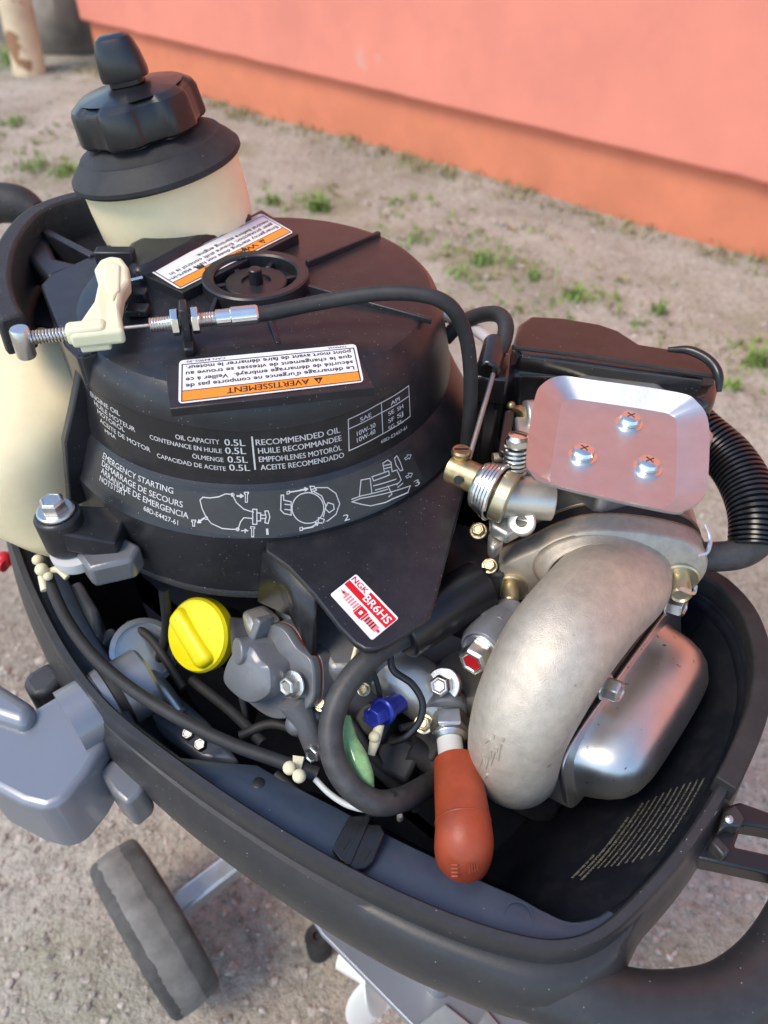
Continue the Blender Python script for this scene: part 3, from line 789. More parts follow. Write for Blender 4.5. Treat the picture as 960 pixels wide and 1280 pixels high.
mb = MB(); mb.hexhead(bo + V(0, 0, 0), (0, 0, 1), .72, .75, washer=1.05, wh=.22); mb.lathe(bo + V(0, 0, .9), (0, 0, 1), [(.5, 0), (.45, .06)], 20)
mb.build("flange_bolt", M['zinc'], cover, bevel=.04, label="zinc flange bolt on the left corner of the cover")
mb = MB(); w0 = bo + V(.4, -.3, -2.6); mb.lathe(w0 + V(0, 0, -.9), (0, 0, 1), [(1.3, 0), (1.4, .4), (1.42, .8)], 28); mb.build("spacer", M['ceramic'], cover)

# ------------------------------------------------------------ emergency stop cable on the deck
ZC = 66.35
cabA = U(20, 424, ZC); cabB = U(318, 393, ZC); cd = (cabB - cabA).normalized()
def along(px): return U(px, lerp(424, 393, (px - 20) / 298.0), ZC)
shift = bpy.data.objects.new("shift_cable", None); COL.objects.link(shift); shift.parent = MOTOR; shift["label"] = "throttle interlock cable lying across the black cover"
mb = MB(); mb.lathe(along(26) + V(0, 0, -1.05), (0.05, 0, 1), [(.46, 0), (.5, .08), (.5, 1.55), (.44, 1.64)], 24); mb.build("cable_barrel", M['zinc'], shift)
mb = MB(); mb.coil(along(38), along(84), .30, .075, 11); mb.build("spring", M['zinc'], shift)
mb = MB(); mb.cyl(along(28), along(192), .10, 10); mb.build("inner_wire", M['wire'], shift)
def thread(mb, a_, b_, r, m=0):
    n_ = max(3, int((b_ - a_).length / .14)); prof_ = []; L = (b_ - a_).length
    for i in range(n_):
        prof_ += [(r * .86, L * i / n_), (r, L * (i + .5) / n_)]
    prof_ += [(r * .86, L)]
    mb.lathe(a_, b_ - a_, prof_, 20, m)
mb = MB(); thread(mb, along(187), along(272), .40); mb.build("threaded_adjuster", M['zinc'], shift, sharp=60)
for x in (219, 244):
    mb = MB(); a_ = along(x) - cd * .22; mb.lathe(a_, cd, [(.62, 0), (.74, .06), (.74, .40), (.62, .46)], 6, ph=.3); mb.build("lock_nut", M['chrome'], shift, bevel=.03)
mb = MB(); mb.lathe(along(268), cd, [(.33, 0), (.46, .1), (.46, .85), (.52, .9), (.52, 2.25), (.46, 2.35)], 20); mb.build("ferrule", M['chrome'], shift, sharp=30)
mb = MB()
mb.tube([along(316), along(340) + V(0, 0, .02), U(400, 378, 66.7), U(470, 367, 67.3), U(525, 368, 67.5), U(560, 381, 67.0), U(579, 410, 65.6), U(587, 450, 63.6), U(588, 500, 61), U(583, 560, 57.5), U(578, 600, 54)], .42, 16)
mb.build("cable_sheath", M['rubber'], shift, label="black cable sheath arching over the cover edge")
mb = MB(); p = along(232)
mb.box(p + V(0, 0, -.25), (.42, 1.25, 2.5), n=(0, 0, 1), up=(-cd.y, cd.x, 0)); mb.box(U(236, 432, 65.25), (.55, 1.5, .5), n=(0, 0, 1), up=(-cd.y, cd.x, 0))
mb.build("cable_bracket", M['black'], cover, bevel=.1, label="black upright bracket holding the cable nuts")

# ------------------------------------------------------------ pale lever
lv = bpy.data.objects.new("interlock_lever", None); COL.objects.link(lv); lv.parent = MOTOR; lv["label"] = "pale cream nylon lever beside the filler neck"
LT = [U(124, 324, 67.0), U(138, 319, 67.0), U(152, 321, 67.0), U(160, 332, 67.0), U(161, 350, 67.0), U(153, 362, 67.0), U(149, 385, 67.0), U(154, 412, 66.6), U(130, 414, 66.6), U(84, 419, 66.6), U(94, 408, 66.7), U(117, 376, 67.0), U(122, 352, 67.0), U(117, 335, 67.0)]
mb = MB(); mb.prism(LT, (0, 0, -.9)); mb.build("lever_body", M['lever'], lv, bevel=.22, seg=3, label="pale lever body")
mb = MB(); mb.prism([U(*q, 67.12) for q in [(128, 331), (139, 326), (150, 331), (149, 362), (140, 372), (131, 362)]], (0, 0, -.3)); mb.build("lever_rib", M['lever'], lv, bevel=.1, seg=3)
mb = MB(); a_ = along(83); b_ = along(134); up_ = V(0, 0, 1); s_ = V(-cd.y, cd.x, 0)
mb.box((a_ + b_) / 2, ((b_ - a_).length, .95, 1.0), n=(0, 0, 1), up=s_); mb.build("cable_clamp", M['lever'], lv, bevel=.25, seg=3)
mb = MB(); mb.box((a_ + b_) / 2 + cd * .3 + V(0, 0, -.75), ((b_ - a_).length - .5, .95, .45), n=(0, 0, 1), up=s_); mb.build("cable_clamp_lower", M['lever'], lv, bevel=.12)
mb = MB(); mb.box(U(146, 326, 66.0), (2.3, .9, 1.5), n=(0, 0, 1)); mb.build("pivot_block", M['black'], cover, bevel=.1)
mb = MB(); mb.box(U(170, 372, 65.4), (1.4, .7, 1.0), n=(0, 0, 1)); mb.box(U(172, 388, 65.3), (1.3, .9, .5), n=(0, 0, 1)); mb.build("stop_block", M['black'], cover, bevel=.12)
mb = MB(); mb.cyl(U(158, 352, 66.3), U(178, 347, 66.3), .12, 12); mb.build("pivot_pin", M['chrome'], lv)

# ------------------------------------------------------------ fuel tank, neck and cap
tank = MB()
tk = []
for zc, cx, cy, rx, ry in ((48.2, -20.8, 37.2, .8, 1.2), (48.6, -21.0, 38.2, 2.0, 2.6), (50.0, -22.3, 40.6, 4.0, 5.5), (52, -23.4, 43.0, 5.8, 8.3), (54.5, -24.3, 44.5, 7.2, 10.2), (57, -24.7, 45.2, 7.6, 10.6), (58.6, -24.7, 45.6, 7.2, 10.0), (59.6, -24.7, 45.6, 5.6, 8.2), (59.9, -24.7, 45.6, 3.0, 4.5)):
    rg_ = []
    for k in range(40):
        a_ = 2 * pi * k / 40; ca, sa = cos(a_), sin(a_)
        x = rx * math.copysign(abs(ca) ** .75, ca); y = ry * math.copysign(abs(sa) ** .75, sa)
        rg_.append(V(cx + x * .88 + y * .3, cy - x * .42 + y * .9, zc))
    tk.append(rg_)
tank.loft(tk)
tko = tank.build("fuel_tank", M['cream'], MOTOR, sub=1, label="cream translucent plastic fuel tank")
NB = V(-14.15, 52.5, 65.0); NX = V(-.175, .0, 1).normalized(); NA = NB - NX * 65.0
NU, NV, _n = frame(NX)
mb = MB()
def necklob(a, h):
    return 1 + 0.05 * cos(2 * a)
mb.lathe(NA, NX, [(3.6, 62.2), (4.3, 63.0), (4.75, 64.2), (4.95, 65.6), (5.0, 67.5), (4.95, 69.6)], 64, lob=necklob)
mb.build("filler_neck", M['cream'], tko, label="cream filler neck of the fuel tank")
fc = bpy.data.objects.new("fuel_cap", None); COL.objects.link(fc); fc.parent = MOTOR; fc["label"] = "black lobed fuel cap with vent knob on top"
mb = MB(); mb.lathe(NA, NX, [(5.0, 69.05), (5.5, 69.0), (5.62, 69.15), (5.6, 69.4), (5.2, 69.85), (4.75, 70.25), (4.6, 70.45), (4.3, 70.5), (3.8, 70.9), (3.3, 71.1)], 72)
mb.build("rubber_shroud", M['rubber'], fc, sharp=30, label="dusty black rubber shroud under the fuel cap")
def lob(a, h):
    c_ = cos(6 * a + .4); k_ = 0.5 + 0.5 * math.tanh(3.2 * (c_ - .25))
    return 1.0 - 0.10 * k_ if 71.0 < h < 73.6 else 1.0
mb = MB(); mb.lathe(NA, NX, [(3.35, 70.7), (3.4, 71.2), (3.9, 71.25), (4.08, 71.4), (4.1, 71.6), (4.0, 73.0), (3.85, 73.3), (3.45, 73.55), (3.3, 73.62), (1.4, 73.9), (1.1, 73.95)], 120, lob=lob)
mb.build("cap_body", M['black2'], fc, sharp=28)
mb = MB()
rings = []
for h, rx, ry in ((74.0, 1.15, 1.15), (74.25, 1.15, 1.15), (74.3, 1.55, 1.2), (74.6, 1.58, 1.25), (75.5, 1.45, 1.1), (76.1, 1.28, .9), (76.45, 1.1, .7), (76.6, .75, .4)):
    rings.append([NA + NX * h + V(1, 0, .17) * (rx * math.copysign(abs(cos(k * pi / 16)) ** .7, cos(k * pi / 16)) * .93 + .3 * ry * sin(k * pi / 16)) + V(-.3, .95, -.05) * (ry * math.copysign(abs(sin(k * pi / 16)) ** .7, sin(k * pi / 16))) for k in range(32)])
mb.loft(rings); mb.build("vent_knob", M['black2'], fc, sharp=30)

mb = MB(); mb.tube([U(-40, 262, 60), U(-5, 254, 60), U(25, 256, 60), U(48, 266, 59.6)], [1.6, 1.7, 1.6, 1.0], 20); mb.build("tiller_handle", M['dusty'], MOTOR, label="dark tiller handle behind the hood at the left photo edge")

# ------------------------------------------------------------ lower cowl pan
ZR = 49.0
rimpx = [(0, 606), (22, 690), (52, 762), (88, 826), (134, 884), (205, 942), (290, 1002), (380, 1058), (470, 1106), (560, 1146), (640, 1172), (700, 1180), (752, 1164), (806, 1116), (862, 1050), (912, 968), (944, 890), (950, 830), (935, 775), (905, 738), (872, 716)]
rim = [U(x, y, ZR) for x, y in rimpx] + [V(17.6, 39.2, ZR), V(12, 45.5, ZR), V(2, 52, ZR), V(-10, 57.5, ZR), V(-21, 56.5, ZR), V(-28, 52, ZR), V(-30.5, 47, ZR)]
SUBN = 5
rc_ = crom(rim, SUBN, True); NR = len(rc_)
cen = V(-2, 34, ZR)
nr_ = []
for i in range(NR):
    t = (rc_[(i + 1) % NR] - rc_[i - 1]).normalized(); nn = V(t.y, -t.x, 0)
    if nn.dot(rc_[i] - cen) < 0: nn = -nn
    nr_.append(nn)
def keyed(tab, i):
    x = i / SUBN
    for (a, va), (b_, vb) in zip(tab, tab[1:]):
        if a <= x <= b_: 
            f_ = (x - a) / (b_ - a); f_ = f_ * f_ * (3 - 2 * f_); return lerp(va, vb, f_)
    return tab[-1][1]
LED = [(0, 1.9), (3, 1.6), (4.2, .3), (5, .35), (5.8, 2.4), (7, 2.65), (8.5, 2.55), (10, 2.05), (11, 1.45), (11.8, .75), (12.4, .3), (13, .05), (28, .05)]     # inner ledge width
SHO = [(0, .4), (3, .4), (4, .5), (6, .8), (9, 1.15), (11, 1.45), (12, 1.1), (13, .35), (28, .35)]                        # outer shoulder width
EX = [(0, 0), (11, 0), (12.6, 1), (16, 1), (18, .4), (20, 0), (28, 0)]
def exs(i, z): return keyed(EX, i) * (46.6 - z) * .5
def lin(tab, i):
    x = i / SUBN
    for (a, va), (b_, vb) in zip(tab, tab[1:]):
        if a <= x <= b_: return lerp(va, vb, (x - a) / (b_ - a))
    return tab[-1][1]
def sec(i, d, z): return rc_[i] + nr_[i] * d + V(0, 0, z - ZR)
rings_o = []; rings_l = []; rings_i = []
for i in range(NR):
    s_ = keyed(SHO, i); l_ = lin(LED, i)
    rings_o.append([sec(i, s_ * .35 - 1.2, 36), sec(i, s_ * .8, 41), sec(i, s_ + .55, 44.2), sec(i, s_ + .62, 45.4), sec(i, s_ + .4, 46.5), sec(i, s_ * .8 + .2, 47.2), sec(i, s_ * .5 + .25, 47.55), sec(i, .42, 47.6), sec(i, .36, 47.9),
                    sec(i, .34, 48.75), sec(i, .25, 49.0), sec(i, -.15, 49.02), sec(i, -.28, 48.85), sec(i, -.30, 47.75)])
    rings_l.append([sec(i, -.30, 47.75), sec(i, -.38, 47.62), sec(i, -.4 - l_ * .5, 47.5), sec(i, -.4 - l_, 47.4), sec(i, -.52 - l_, 47.25), sec(i, -.56 - l_, 46.6)])
    rings_i.append([sec(i, -.56 - l_, 46.6), sec(i, -1.3 - l_ - exs(i, 44), 44), sec(i, -2.4 - l_ - exs(i, 40.5), 40.5), sec(i, -3.4 - l_ - exs(i, 39), 38), sec(i, -5.0 - l_ - exs(i, 39), 36.6)])
def closed_loft(mb, rings, m=0):
    n_ = len(rings[0]); R = len(rings); vs = [p for r_ in rings for p in r_]
    mb.add(vs, [(i * n_ + j, ((i + 1) % R) * n_ + j, ((i + 1) % R) * n_ + j + 1, i * n_ + j + 1) for i in range(R) for j in range(n_ - 1)], m)
mb = MB(); closed_loft(mb, rings_o)
pan = mb.build("lower_cowl", M['cowl'], MOTOR, sharp=45, label="dark grey lower cowl pan around the engine")
mb = MB(); mb.loft(rings_l[:int(12.6 * SUBN) + 1], (False, False), closed=False)
mb.build("inner_ledge", M['ledge'], pan, sharp=50, label="blue grey ledge inside the cowl rim")
mb = MB(); closed_loft(mb, rings_i); mb.loft(rings_l[int(12.6 * SUBN):] + rings_l[:1], (False, False), closed=False)
mb.add([r_[-1] for r_ in rings_i], [tuple(range(NR))])
mb.build("cowl_inside", M['cowl_in'], pan, sharp=60, label="dark smooth inside of the lower cowl")
# seal strip notch and stern rim piece
mb = MB()
i0, i1 = int(14.9 * SUBN), int(20.5 * SUBN)
rr = [[sec(i, .62, 48.2), sec(i, .62, 49.35), sec(i, .5, 49.55), sec(i, -.45, 49.55), sec(i, -.55, 49.4), sec(i, -.5, 48.2)] for i in range(i0, i1)]
mb.loft(rr); mb.build("rim_seal", M['rubber'], pan, bevel=.06, label="black rubber seal on the stern rim")
# carry handle
mb = MB()
mb.tube([U(430, 1112, 45.2), U(520, 1162, 45.2), U(610, 1202, 45.2), U(700, 1236, 45.2), U(790, 1263, 45), U(862, 1263, 45), U(918, 1246, 45), U(968, 1200, 45), U(1004, 1130, 45), U(1012, 1060, 45), U(990, 1000, 45)],
        [.8, 1.3, 1.7, 1.85, 1.8, 1.75, 1.7, 1.6, 1.5, 1.4, 1.2], 24, sub=8)
mb.build("carry_handle", M['cowl'], pan, label="rounded dark grey carry handle at the stern")
# mould circle and hole on the ledge
hx = U(323, 978, 47.52)
mb = MB(); mb.lathe(hx + V(0, 0, -.3), (0, 0, 1), [(.33, 0), (.33, .28), (.29, .30)], 24); mb.build("drain_hole", M['ink'], pan)
hx = U(648, 1146, 47.5)
mb = MB(); mb.lathe(hx, (0, 0, 1), [(.72, -.3), (.72, .02), (.66, .02), (.65, -.3)], 40, caps=(False, False)); mb.build("mould_mark", M['ledge'], pan)
# printed data lines on the stern wall inside
mb = MB(); rl = random.Random(2)
for row in range(12):
    u0 = [0.02, .06, .03, .18, .2, .22, .24, .28, .3, .34, .38, .42][row]; u1 = [.30, .66, .78, .80, .84, .87, .9, .92, .94, .95, .97, .98][row]
    u = u0
    zz = 43.0 + row * .30
    while u < u1:
        du = rl.uniform(.0016, .0042)
        if rl.random() < .86:
            ii = 13.05 + (15.2 - 13.05) * u; k = ii * SUBN; i_ = int(k); f_ = k - i_
            p0 = lerp(sec(i_, 0, zz), sec(i_ + 1, 0, zz), f_); nn = nr_[i_]
            tdir = (rc_[i_ + 1] - rc_[i_]).normalized(); w_ = du * 8
            hgt = (.17 if row in (0, 1, 2) else .11) * rl.choice((.55, .8, 1, 1))
            inn = -nn * (.66 + (46.6 - zz) * .30 + .06 + exs(i_, zz))
            inn2 = inn + nn * (hgt * (.29 + .5))
            mb.add([p0 + inn, p0 + inn + tdir * w_ * .7, p0 + inn2 + tdir * w_ * .7 + V(0, 0, hgt), p0 + inn2 + V(0, 0, hgt)], [(0, 1, 2, 3)])
        u += du
M['fineprint'] = mat("fine_print", (0.21, 0.21, 0.17), .5)
mb.build("data_print", M['fineprint'], pan, label="rows of fine pale print on the inner stern wall")
# latch outside the stern
lt = bpy.data.objects.new("cowl_latch", None); COL.objects.link(lt); lt.parent = MOTOR; lt["label"] = "black cowl latch hooked outside the stern rim"
mb = MB(); mb.prism([U(*q, 46.5) for q in [(868, 1072), (905, 1008), (925, 1002), (1000, 1028), (1010, 1046), (955, 1034), (928, 1030), (918, 1058), (1000, 1076), (1000, 1100)]], (0, 0, -1.3)); mb.build("latch_hook", M['black2'], lt, bevel=.15)
mb = MB(); mb.prism([U(*q, 47.3) for q in [(898, 1040), (905, 1012), (918, 1004), (932, 1022), (926, 1034), (912, 1030)]], (0, 0, -1.3)); mb.build("latch_bracket", M['cowl'], lt, bevel=.15)
mb = MB(); mb.prism([U(*q, 47.2) for q in [(888, 1052), (896, 1042), (914, 1062), (906, 1072)]], (0, 0, -1.3)); mb.build("latch_tab", M['cowl'], lt, bevel=.15)
mb = MB(); mb.lathe(U(911, 1024, 47.35), (-.2, -.3, 1), [(.22, -.3), (.22, .05), (.15, .1)], 16); mb.build("latch_pin", M['zinc'], lt)

# ------------------------------------------------------------ steering bracket, left
sb = bpy.data.objects.new("steering_bracket", None); COL.objects.link(sb); sb.parent = MOTOR; sb["label"] = "blue grey metallic steering bracket left of the cowl"
mb = MB(); mb.prism([U(*q, 46.5) for q in [(-30, 862), (28, 892), (62, 872), (96, 852), (116, 886), (134, 926), (110, 966), (80, 1002), (56, 1012), (25, 1004), (-30, 975)]], (0, 0, -5.2)); mb.build("arm", M['bluegrey'], sb, bevel=.75, seg=4, label="rounded blue grey steering arm")
mb = MB(); mb.prism([U(*q, 47.4) for q in [(-30, 838), (-4, 850), (44, 880), (30, 908), (-30, 890)]], (0, 0, -5)); mb.build("arm_lug", M['bluegrey'], sb, bevel=.7, seg=4)
mb = MB(); a_ = U(88, 905, 46.6); b_ = U(215, 830, 46.6)
mb.lathe(a_, b_ - a_, [(2.15, 0), (2.15, 1.6), (2.05, 1.65), (2.05, 2.1), (2.15, 2.15), (2.15, 2.6), (1.95, 2.7), (1.95, 3.2), (2.1, 3.25), (2.1, 5.0), (1.9, 5.2)], 40); mb.build("swivel_collar", M['bluegrey'], sb, sharp=30, label="blue grey swivel collar entering the cowl")
mb = MB(); mb.lathe(a_, b_ - a_, [(2.0, 2.65), (2.02, 2.7), (2.02, 3.2)], 40); mb.build("collar_groove", M['rubber'], sb)
mb = MB(); mb.prism([U(*q, 45.2) for q in [(122, 962), (144, 944), (158, 952), (182, 978), (178, 990), (158, 1006), (140, 990)]], (0, 0, -3)); mb.build("stop_lug", M['engine'], sb, bevel=.3, seg=3)
mb = MB(); mb.prism([U(*q, 45.0) for q in [(26, 852), (36, 838), (62, 824), (84, 842), (60, 866), (38, 872)]], (0, 0, -4)); mb.build("clamp_pad", M['engdark'], sb, bevel=.6, seg=3)
mb = MB(); mb.cyl(U(-16, 700, 40), U(6, 708, 40), .5, 16); mb.ball(U(5, 700, 40), .75); mb.build("red_toggle", M['redclip'], MOTOR, label="small red plastic toggle at the left photo edge")

# ------------------------------------------------------------ crankcase under the cover
blk = bpy.data.objects.new("engine_block", None); COL.objects.link(blk); blk.parent = MOTOR; blk["label"] = "grey painted crankcase and cylinder under the starter cover"
mb = MB(); mb.lathe(V(C.x + 1, C.y + 1, 36), (0, 0, 1), [(9, 0), (10, 4), (10.4, 9), (11.2, 12), (11.2, 17)], 48); mb.build("crankcase", M['engdark'], blk, sharp=30)
e1 = V(.86, -.51, 0); e2 = V(.51, .86, 0)
mb = MB(); mb.box(V(9.3, 30, 41.5), (10.5, 11, 10), n=(0, 0, 1), up=e2); mb.build("cylinder_block", M['engdark'], blk, bevel=.6, seg=3)
mb = MB(); mb.prism([U(*q, 51.6) for q in [(338, 742), (380, 795), (412, 838), (450, 838), (520, 800), (600, 760), (610, 690), (560, 640), (400, 680)]], (0, 0, -7)); mb.build("block_shoulder", M['engine'], blk, bevel=.5, seg=3)
mb = MB(); mb.prism([U(*q, 55.0) for q in [(84, 682), (98, 696), (110, 712), (164, 700), (176, 682), (120, 650)]], (0, 0, -1.6)); mb.build("mount_lug", M['engine'], blk, bevel=.25, seg=2, label="grey mounting lug under the flange bolt")
mb = MB(); mb.prism([U(*q, 47) for q in [(76, 735), (100, 722), (122, 760), (126, 790), (112, 800), (84, 775)]], (0, 0, -5)); mb.prism([U(*q, 46) for q in [(112, 800), (138, 780), (148, 788), (122, 812)]], (0, 0, -4))
mb.build("bracket_stay", M['engine'], blk, bevel=.5, seg=3)
mb = MB(); mb.tube([U(140, 800, 44.5), U(175, 830, 44.3), U(205, 865, 44), U(225, 890, 43.6)], [.5, .6, .6, .4], 12); mb.build("shift_rod", M['galv'], blk, label="pale weathered shift rod")
mb = MB(); mb.prism([U(*q, 42.5) for q in [(120, 820), (150, 800), (260, 900), (300, 950), (250, 950), (180, 900)]], (0, 0, -2)); mb.build("shift_tray", M['bluegrey'], blk, bevel=.4)
for q in [(237, 918), (252, 932)]:
    mb = MB(); mb.hexhead(U(*q, 44), (-.2, -.3, 1), .42, .4); mb.build("tray_bolt", M['zinc'], blk, bevel=.03)
mb = MB(); mb.tube([U(205, 735, 51), U(208, 790, 47), U(190, 850, 43)], .35, 12); mb.build("drain_hose", M['rubber'], blk)
# rounded cylinder barrel right of the apron
mb = MB(); a_ = U(560, 690, 53.0); mb.lathe(a_ + V(0, 0, -6), (0, 0, 1), [(2.9, 0), (2.9, 5.7), (2.6, 6.0)], 40); mb.build("flywheel_boss", M['black2'], blk)
mb = MB(); mb.cyl(U(500, 792, 53.2), U(600, 732, 53.2), 1.55, 32); mb.box(U(572, 770, 51.3), (3.6, 1.6, 2.0), n=(0, 0, 1), up=e2); mb.build("ignition_coil", M['black2'], blk, bevel=.15, label="black ignition coil under the apron")

# ------------------------------------------------------------ yellow oil filler cap
ycn = V(-.45, -.62, .64).normalized(); yc = U(246, 794, 48.8)
oc = bpy.data.objects.new("oil_filler_cap", None); COL.objects.link(oc); oc.parent = MOTOR; oc["label"] = "bright yellow oil filler cap below the black cover"
mb = MB(); mb.lathe(yc - ycn * .9, ycn, [(2.1, 0), (2.3, .1), (2.34, .8), (2.2, 1.02), (1.4, 1.15), (.4, 1.2)], 48); mb.build("cap_disc", M['yellow'], oc, sharp=30)
u_, v_, w_ = frame(ycn)
gdir = (U(232, 830, 49) - U(222, 765, 49)).normalized(); gdir = (gdir - ycn * gdir.dot(ycn)).normalized(); gs = ycn.cross(gdir)
mb = MB(); gc = yc + ycn * .75 - gs * 0.35
mb.prism([gc + gdir * 2.15 + gs * .75, gc - gdir * 2.15 + gs * .75, gc - gdir * 1.95 - gs * .65, gc + gdir * 1.95 - gs * .65], ycn * -1.2)
ob = mb.build("cap_grip", M['yellow'], oc, bevel=.5, seg=5)
mb = MB(); mb.lathe(yc - ycn * 3.2, ycn, [(1.5, 0), (1.5, 1.6), (1.62, 1.7), (1.62, 2.25)], 36); mb.build("filler_tube", M['engdark'], oc)

# ------------------------------------------------------------ thermostat housing
th = bpy.data.objects.new("thermostat_housing", None); COL.objects.link(th); th.parent = MOTOR; th["label"] = "grey thermostat housing with red brown gasket and hex bolts"
tn = V(-.62, -.62, .48).normalized(); tu, tv, tw_ = frame(tn)
tc_ = U(352, 832, 50.2)
def tp(x, y, z): return tc_ + tu * x + tv * y + tn * z
def roundring(pts, z, k=1.0): return [tp(x * k, y * k, z) for x, y in pts]
tpix = [(300, 850), (312, 806), (338, 780), (362, 782), (380, 806), (398, 822), (402, 850), (396, 880), (360, 896), (330, 884)]
def toloc(px, py):
    # hit the housing plane
    o_ = V(0, 0, CAM_H); dr_ = (U(px, py, 0) - o_); t = (tc_ - o_).dot(tn) / dr_.dot(tn); h = o_ + dr_ * t - tc_
    return (h.dot(tu), h.dot(tv))
out = [Vector((*toloc(*q), 0)) for q in tpix]; outc = [(p.x, p.y) for p in crom(out, 5, True)]
mb = MB(); mb.loft([roundring(outc, -1.0), roundring(outc, -.12)]); mb.build("housing_base", M['engine'], th, bevel=.06)
mb = MB(); mb.loft([roundring(outc, -.12, .99), roundring(outc, .05, .99)]); mb.build("gasket", M['gasket'], th, label="red brown paper gasket")
mb = MB(); mb.loft([roundring(outc, .05), roundring(outc, .5), roundring(outc, .62, .97)])
dom = [(x * .62 - .55, y * .62 - .25) for x, y in outc]
mb.loft([roundring(dom, .5), roundring(dom, 1.7, 1.0), [tp(x * .93 - .02, y * .93, 2.05) for x, y in dom], [tp(x * .7 - .1, y * .7, 2.25) for x, y in dom]])
mb.build("housing_cover", M['engine'], th, bevel=.07, seg=2, sharp=42)
a_ = tp(*toloc(318, 830), 1.2); b_ = tp(*toloc(352, 800), .2)
mb = MB(); mb.cyl(tp(-.9, .7, .4), tp(-1.6, .5, 2.3), .75, 28); mb.build("outlet_boss", M['engine'], th, bevel=.1, seg=3)
mb = MB(); mb.box(tp(-1.5, 1.9, 1.0), (.5, 1.4, 1.2), n=tn, up=tv); mb.build("lug", M['engine'], th, bevel=.12)
bp = U(360, 858, 51.4)
mb = MB(); mb.hexhead(bp - tn * .5, tn, .58, .6, washer=.8, wh=.12); mb.build("hex_bolt", M['zinc'], th, bevel=.04, label="bright hex bolt on the thermostat housing")
bp = U(394, 942, 47.5)
mb = MB(); mb.hexhead(bp - tn * .3, tn, .55, .6, washer=.68, wh=.12); mb.build("hex_bolt", M['zinc'], th, bevel=.04)
mb = MB(); mb.tube([U(365, 875, 50), U(380, 900, 48.8), U(393, 935, 47.2)], [.85, .7, .6], 16); mb.ball(U(372, 905, 48.4), .72); mb.ball(U(392, 895, 48.6), .45); mb.build("mount_leg", M['engine'], th)
mb = MB(); mb.add([tp(-1.75, -.9, 2.02), tp(-1.4, -1.35, 2.02), tp(-1.3, -1.32, 2.05), tp(-1.55, -.8, 2.05)], [(0, 1, 2, 3)]); mb.build("paint_mark", mat("green_paint", (.01, .10, .04), .5), th)

# ------------------------------------------------------------ hoses and leads
def hose(name, pts, r, m, label=None, seg=16, parent=None):
    mb = MB(); mb.tube([U(*q) for q in pts], r, seg); return mb.build(name, m, parent or MOTOR, label=label)
hose("plug_lead", [(600, 745, 52), (552, 778, 53), (505, 795, 53.3), (468, 818, 53.4), (432, 858, 52.8), (414, 905, 51.8), (418, 950, 50.8), (440, 985, 50), (470, 1003, 49.2), (500, 1000, 48.2), (530, 985, 46.5), (556, 968, 45)], .66, M['hose'], "thick grey black spark plug lead looping in front", 20)
hose("wiring_lead", [(52, 690, 49.6), (58, 715, 49.6), (78, 765, 49.6), (112, 815, 49.6), (160, 858, 49.5), (215, 893, 49.3), (280, 926, 48.9), (345, 950, 48.6), (398, 968, 48.4)], .37, M['rubber'], "black wiring lead running along the cowl rim")
hose("wire", [(394, 974, 48.5), (412, 992, 48.4), (434, 1006, 48.5), (458, 1012, 48.6), (470, 1010, 48.4)], .17, M['wirewhite'], "short grey white wire beside the hose clip", 10)
hose("wire", [(487, 815, 52.8), (492, 838, 52.2), (515, 855, 51.6), (528, 878, 50.8), (524, 902, 50), (506, 922, 49.2), (488, 928, 48.6)], .2, M['black2'], "thin black wire loop above the blue bolt", 12)
hose("wire", [(345, 968, 47.2), (380, 1000, 47), (420, 1040, 46.8)], .28, M['rubber'], "dark wire hidden along the ledge")
# green sleeve with cream tip
gv_ = [U(432, 896, 50.6), U(436, 925, 50.2), U(446, 950, 49.8), U(456, 972, 49.4), U(464, 986, 49.1)]
mb = MB(); mb.tube(gv_, [.28, .50, .62, .52, .2], 18); gs_ = mb.build("green_sleeve", M['green'], MOTOR, label="clear green plastic sleeve beside the thick lead")
mb = MB(); mb.tube([U(446, 805, 53), U(436, 850, 51.8), U(430, 898, 50.5)], [.12, .16, .1], 10); mb.build("sleeve_wire", M['ivory'], gs_)
mb = MB(); mb.tube([U(434, 910, 50.4), U(444, 945, 49.9), U(458, 975, 49.3)], [.2, .3, .15], 10); mb.build("sleeve_core", mat("pale_green_core", (.45, .62, .40), .4), gs_)
# cream cable ties
mb = MB()
mb.ball(U(47, 700, 50.6), .36); mb.ball(U(52, 712, 50.7), .42); mb.ball(U(60, 720, 50.4), .3); mb.tube([U(58, 716, 50.3), U(72, 712, 50.5), U(84, 722, 50.2)], .22, 10); mb.tube([U(52, 720, 50), U(56, 738, 49.6)], .25, 10)
mb.build("cable_tie", M['ivory'], MOTOR, label="cream cable tie on the wiring lead by the tank")
mb = MB(); mb.ball(U(362, 960, 49.4), .37); mb.ball(U(374, 970, 49.4), .37); mb.prism([U(*q, 49.0) for q in [(366, 944), (380, 946), (376, 962), (366, 962)]], (0, 0, -.3)); mb.build("cable_tie", M['ivory'], MOTOR, label="cream cable tie with two knobs near the ledge hole")
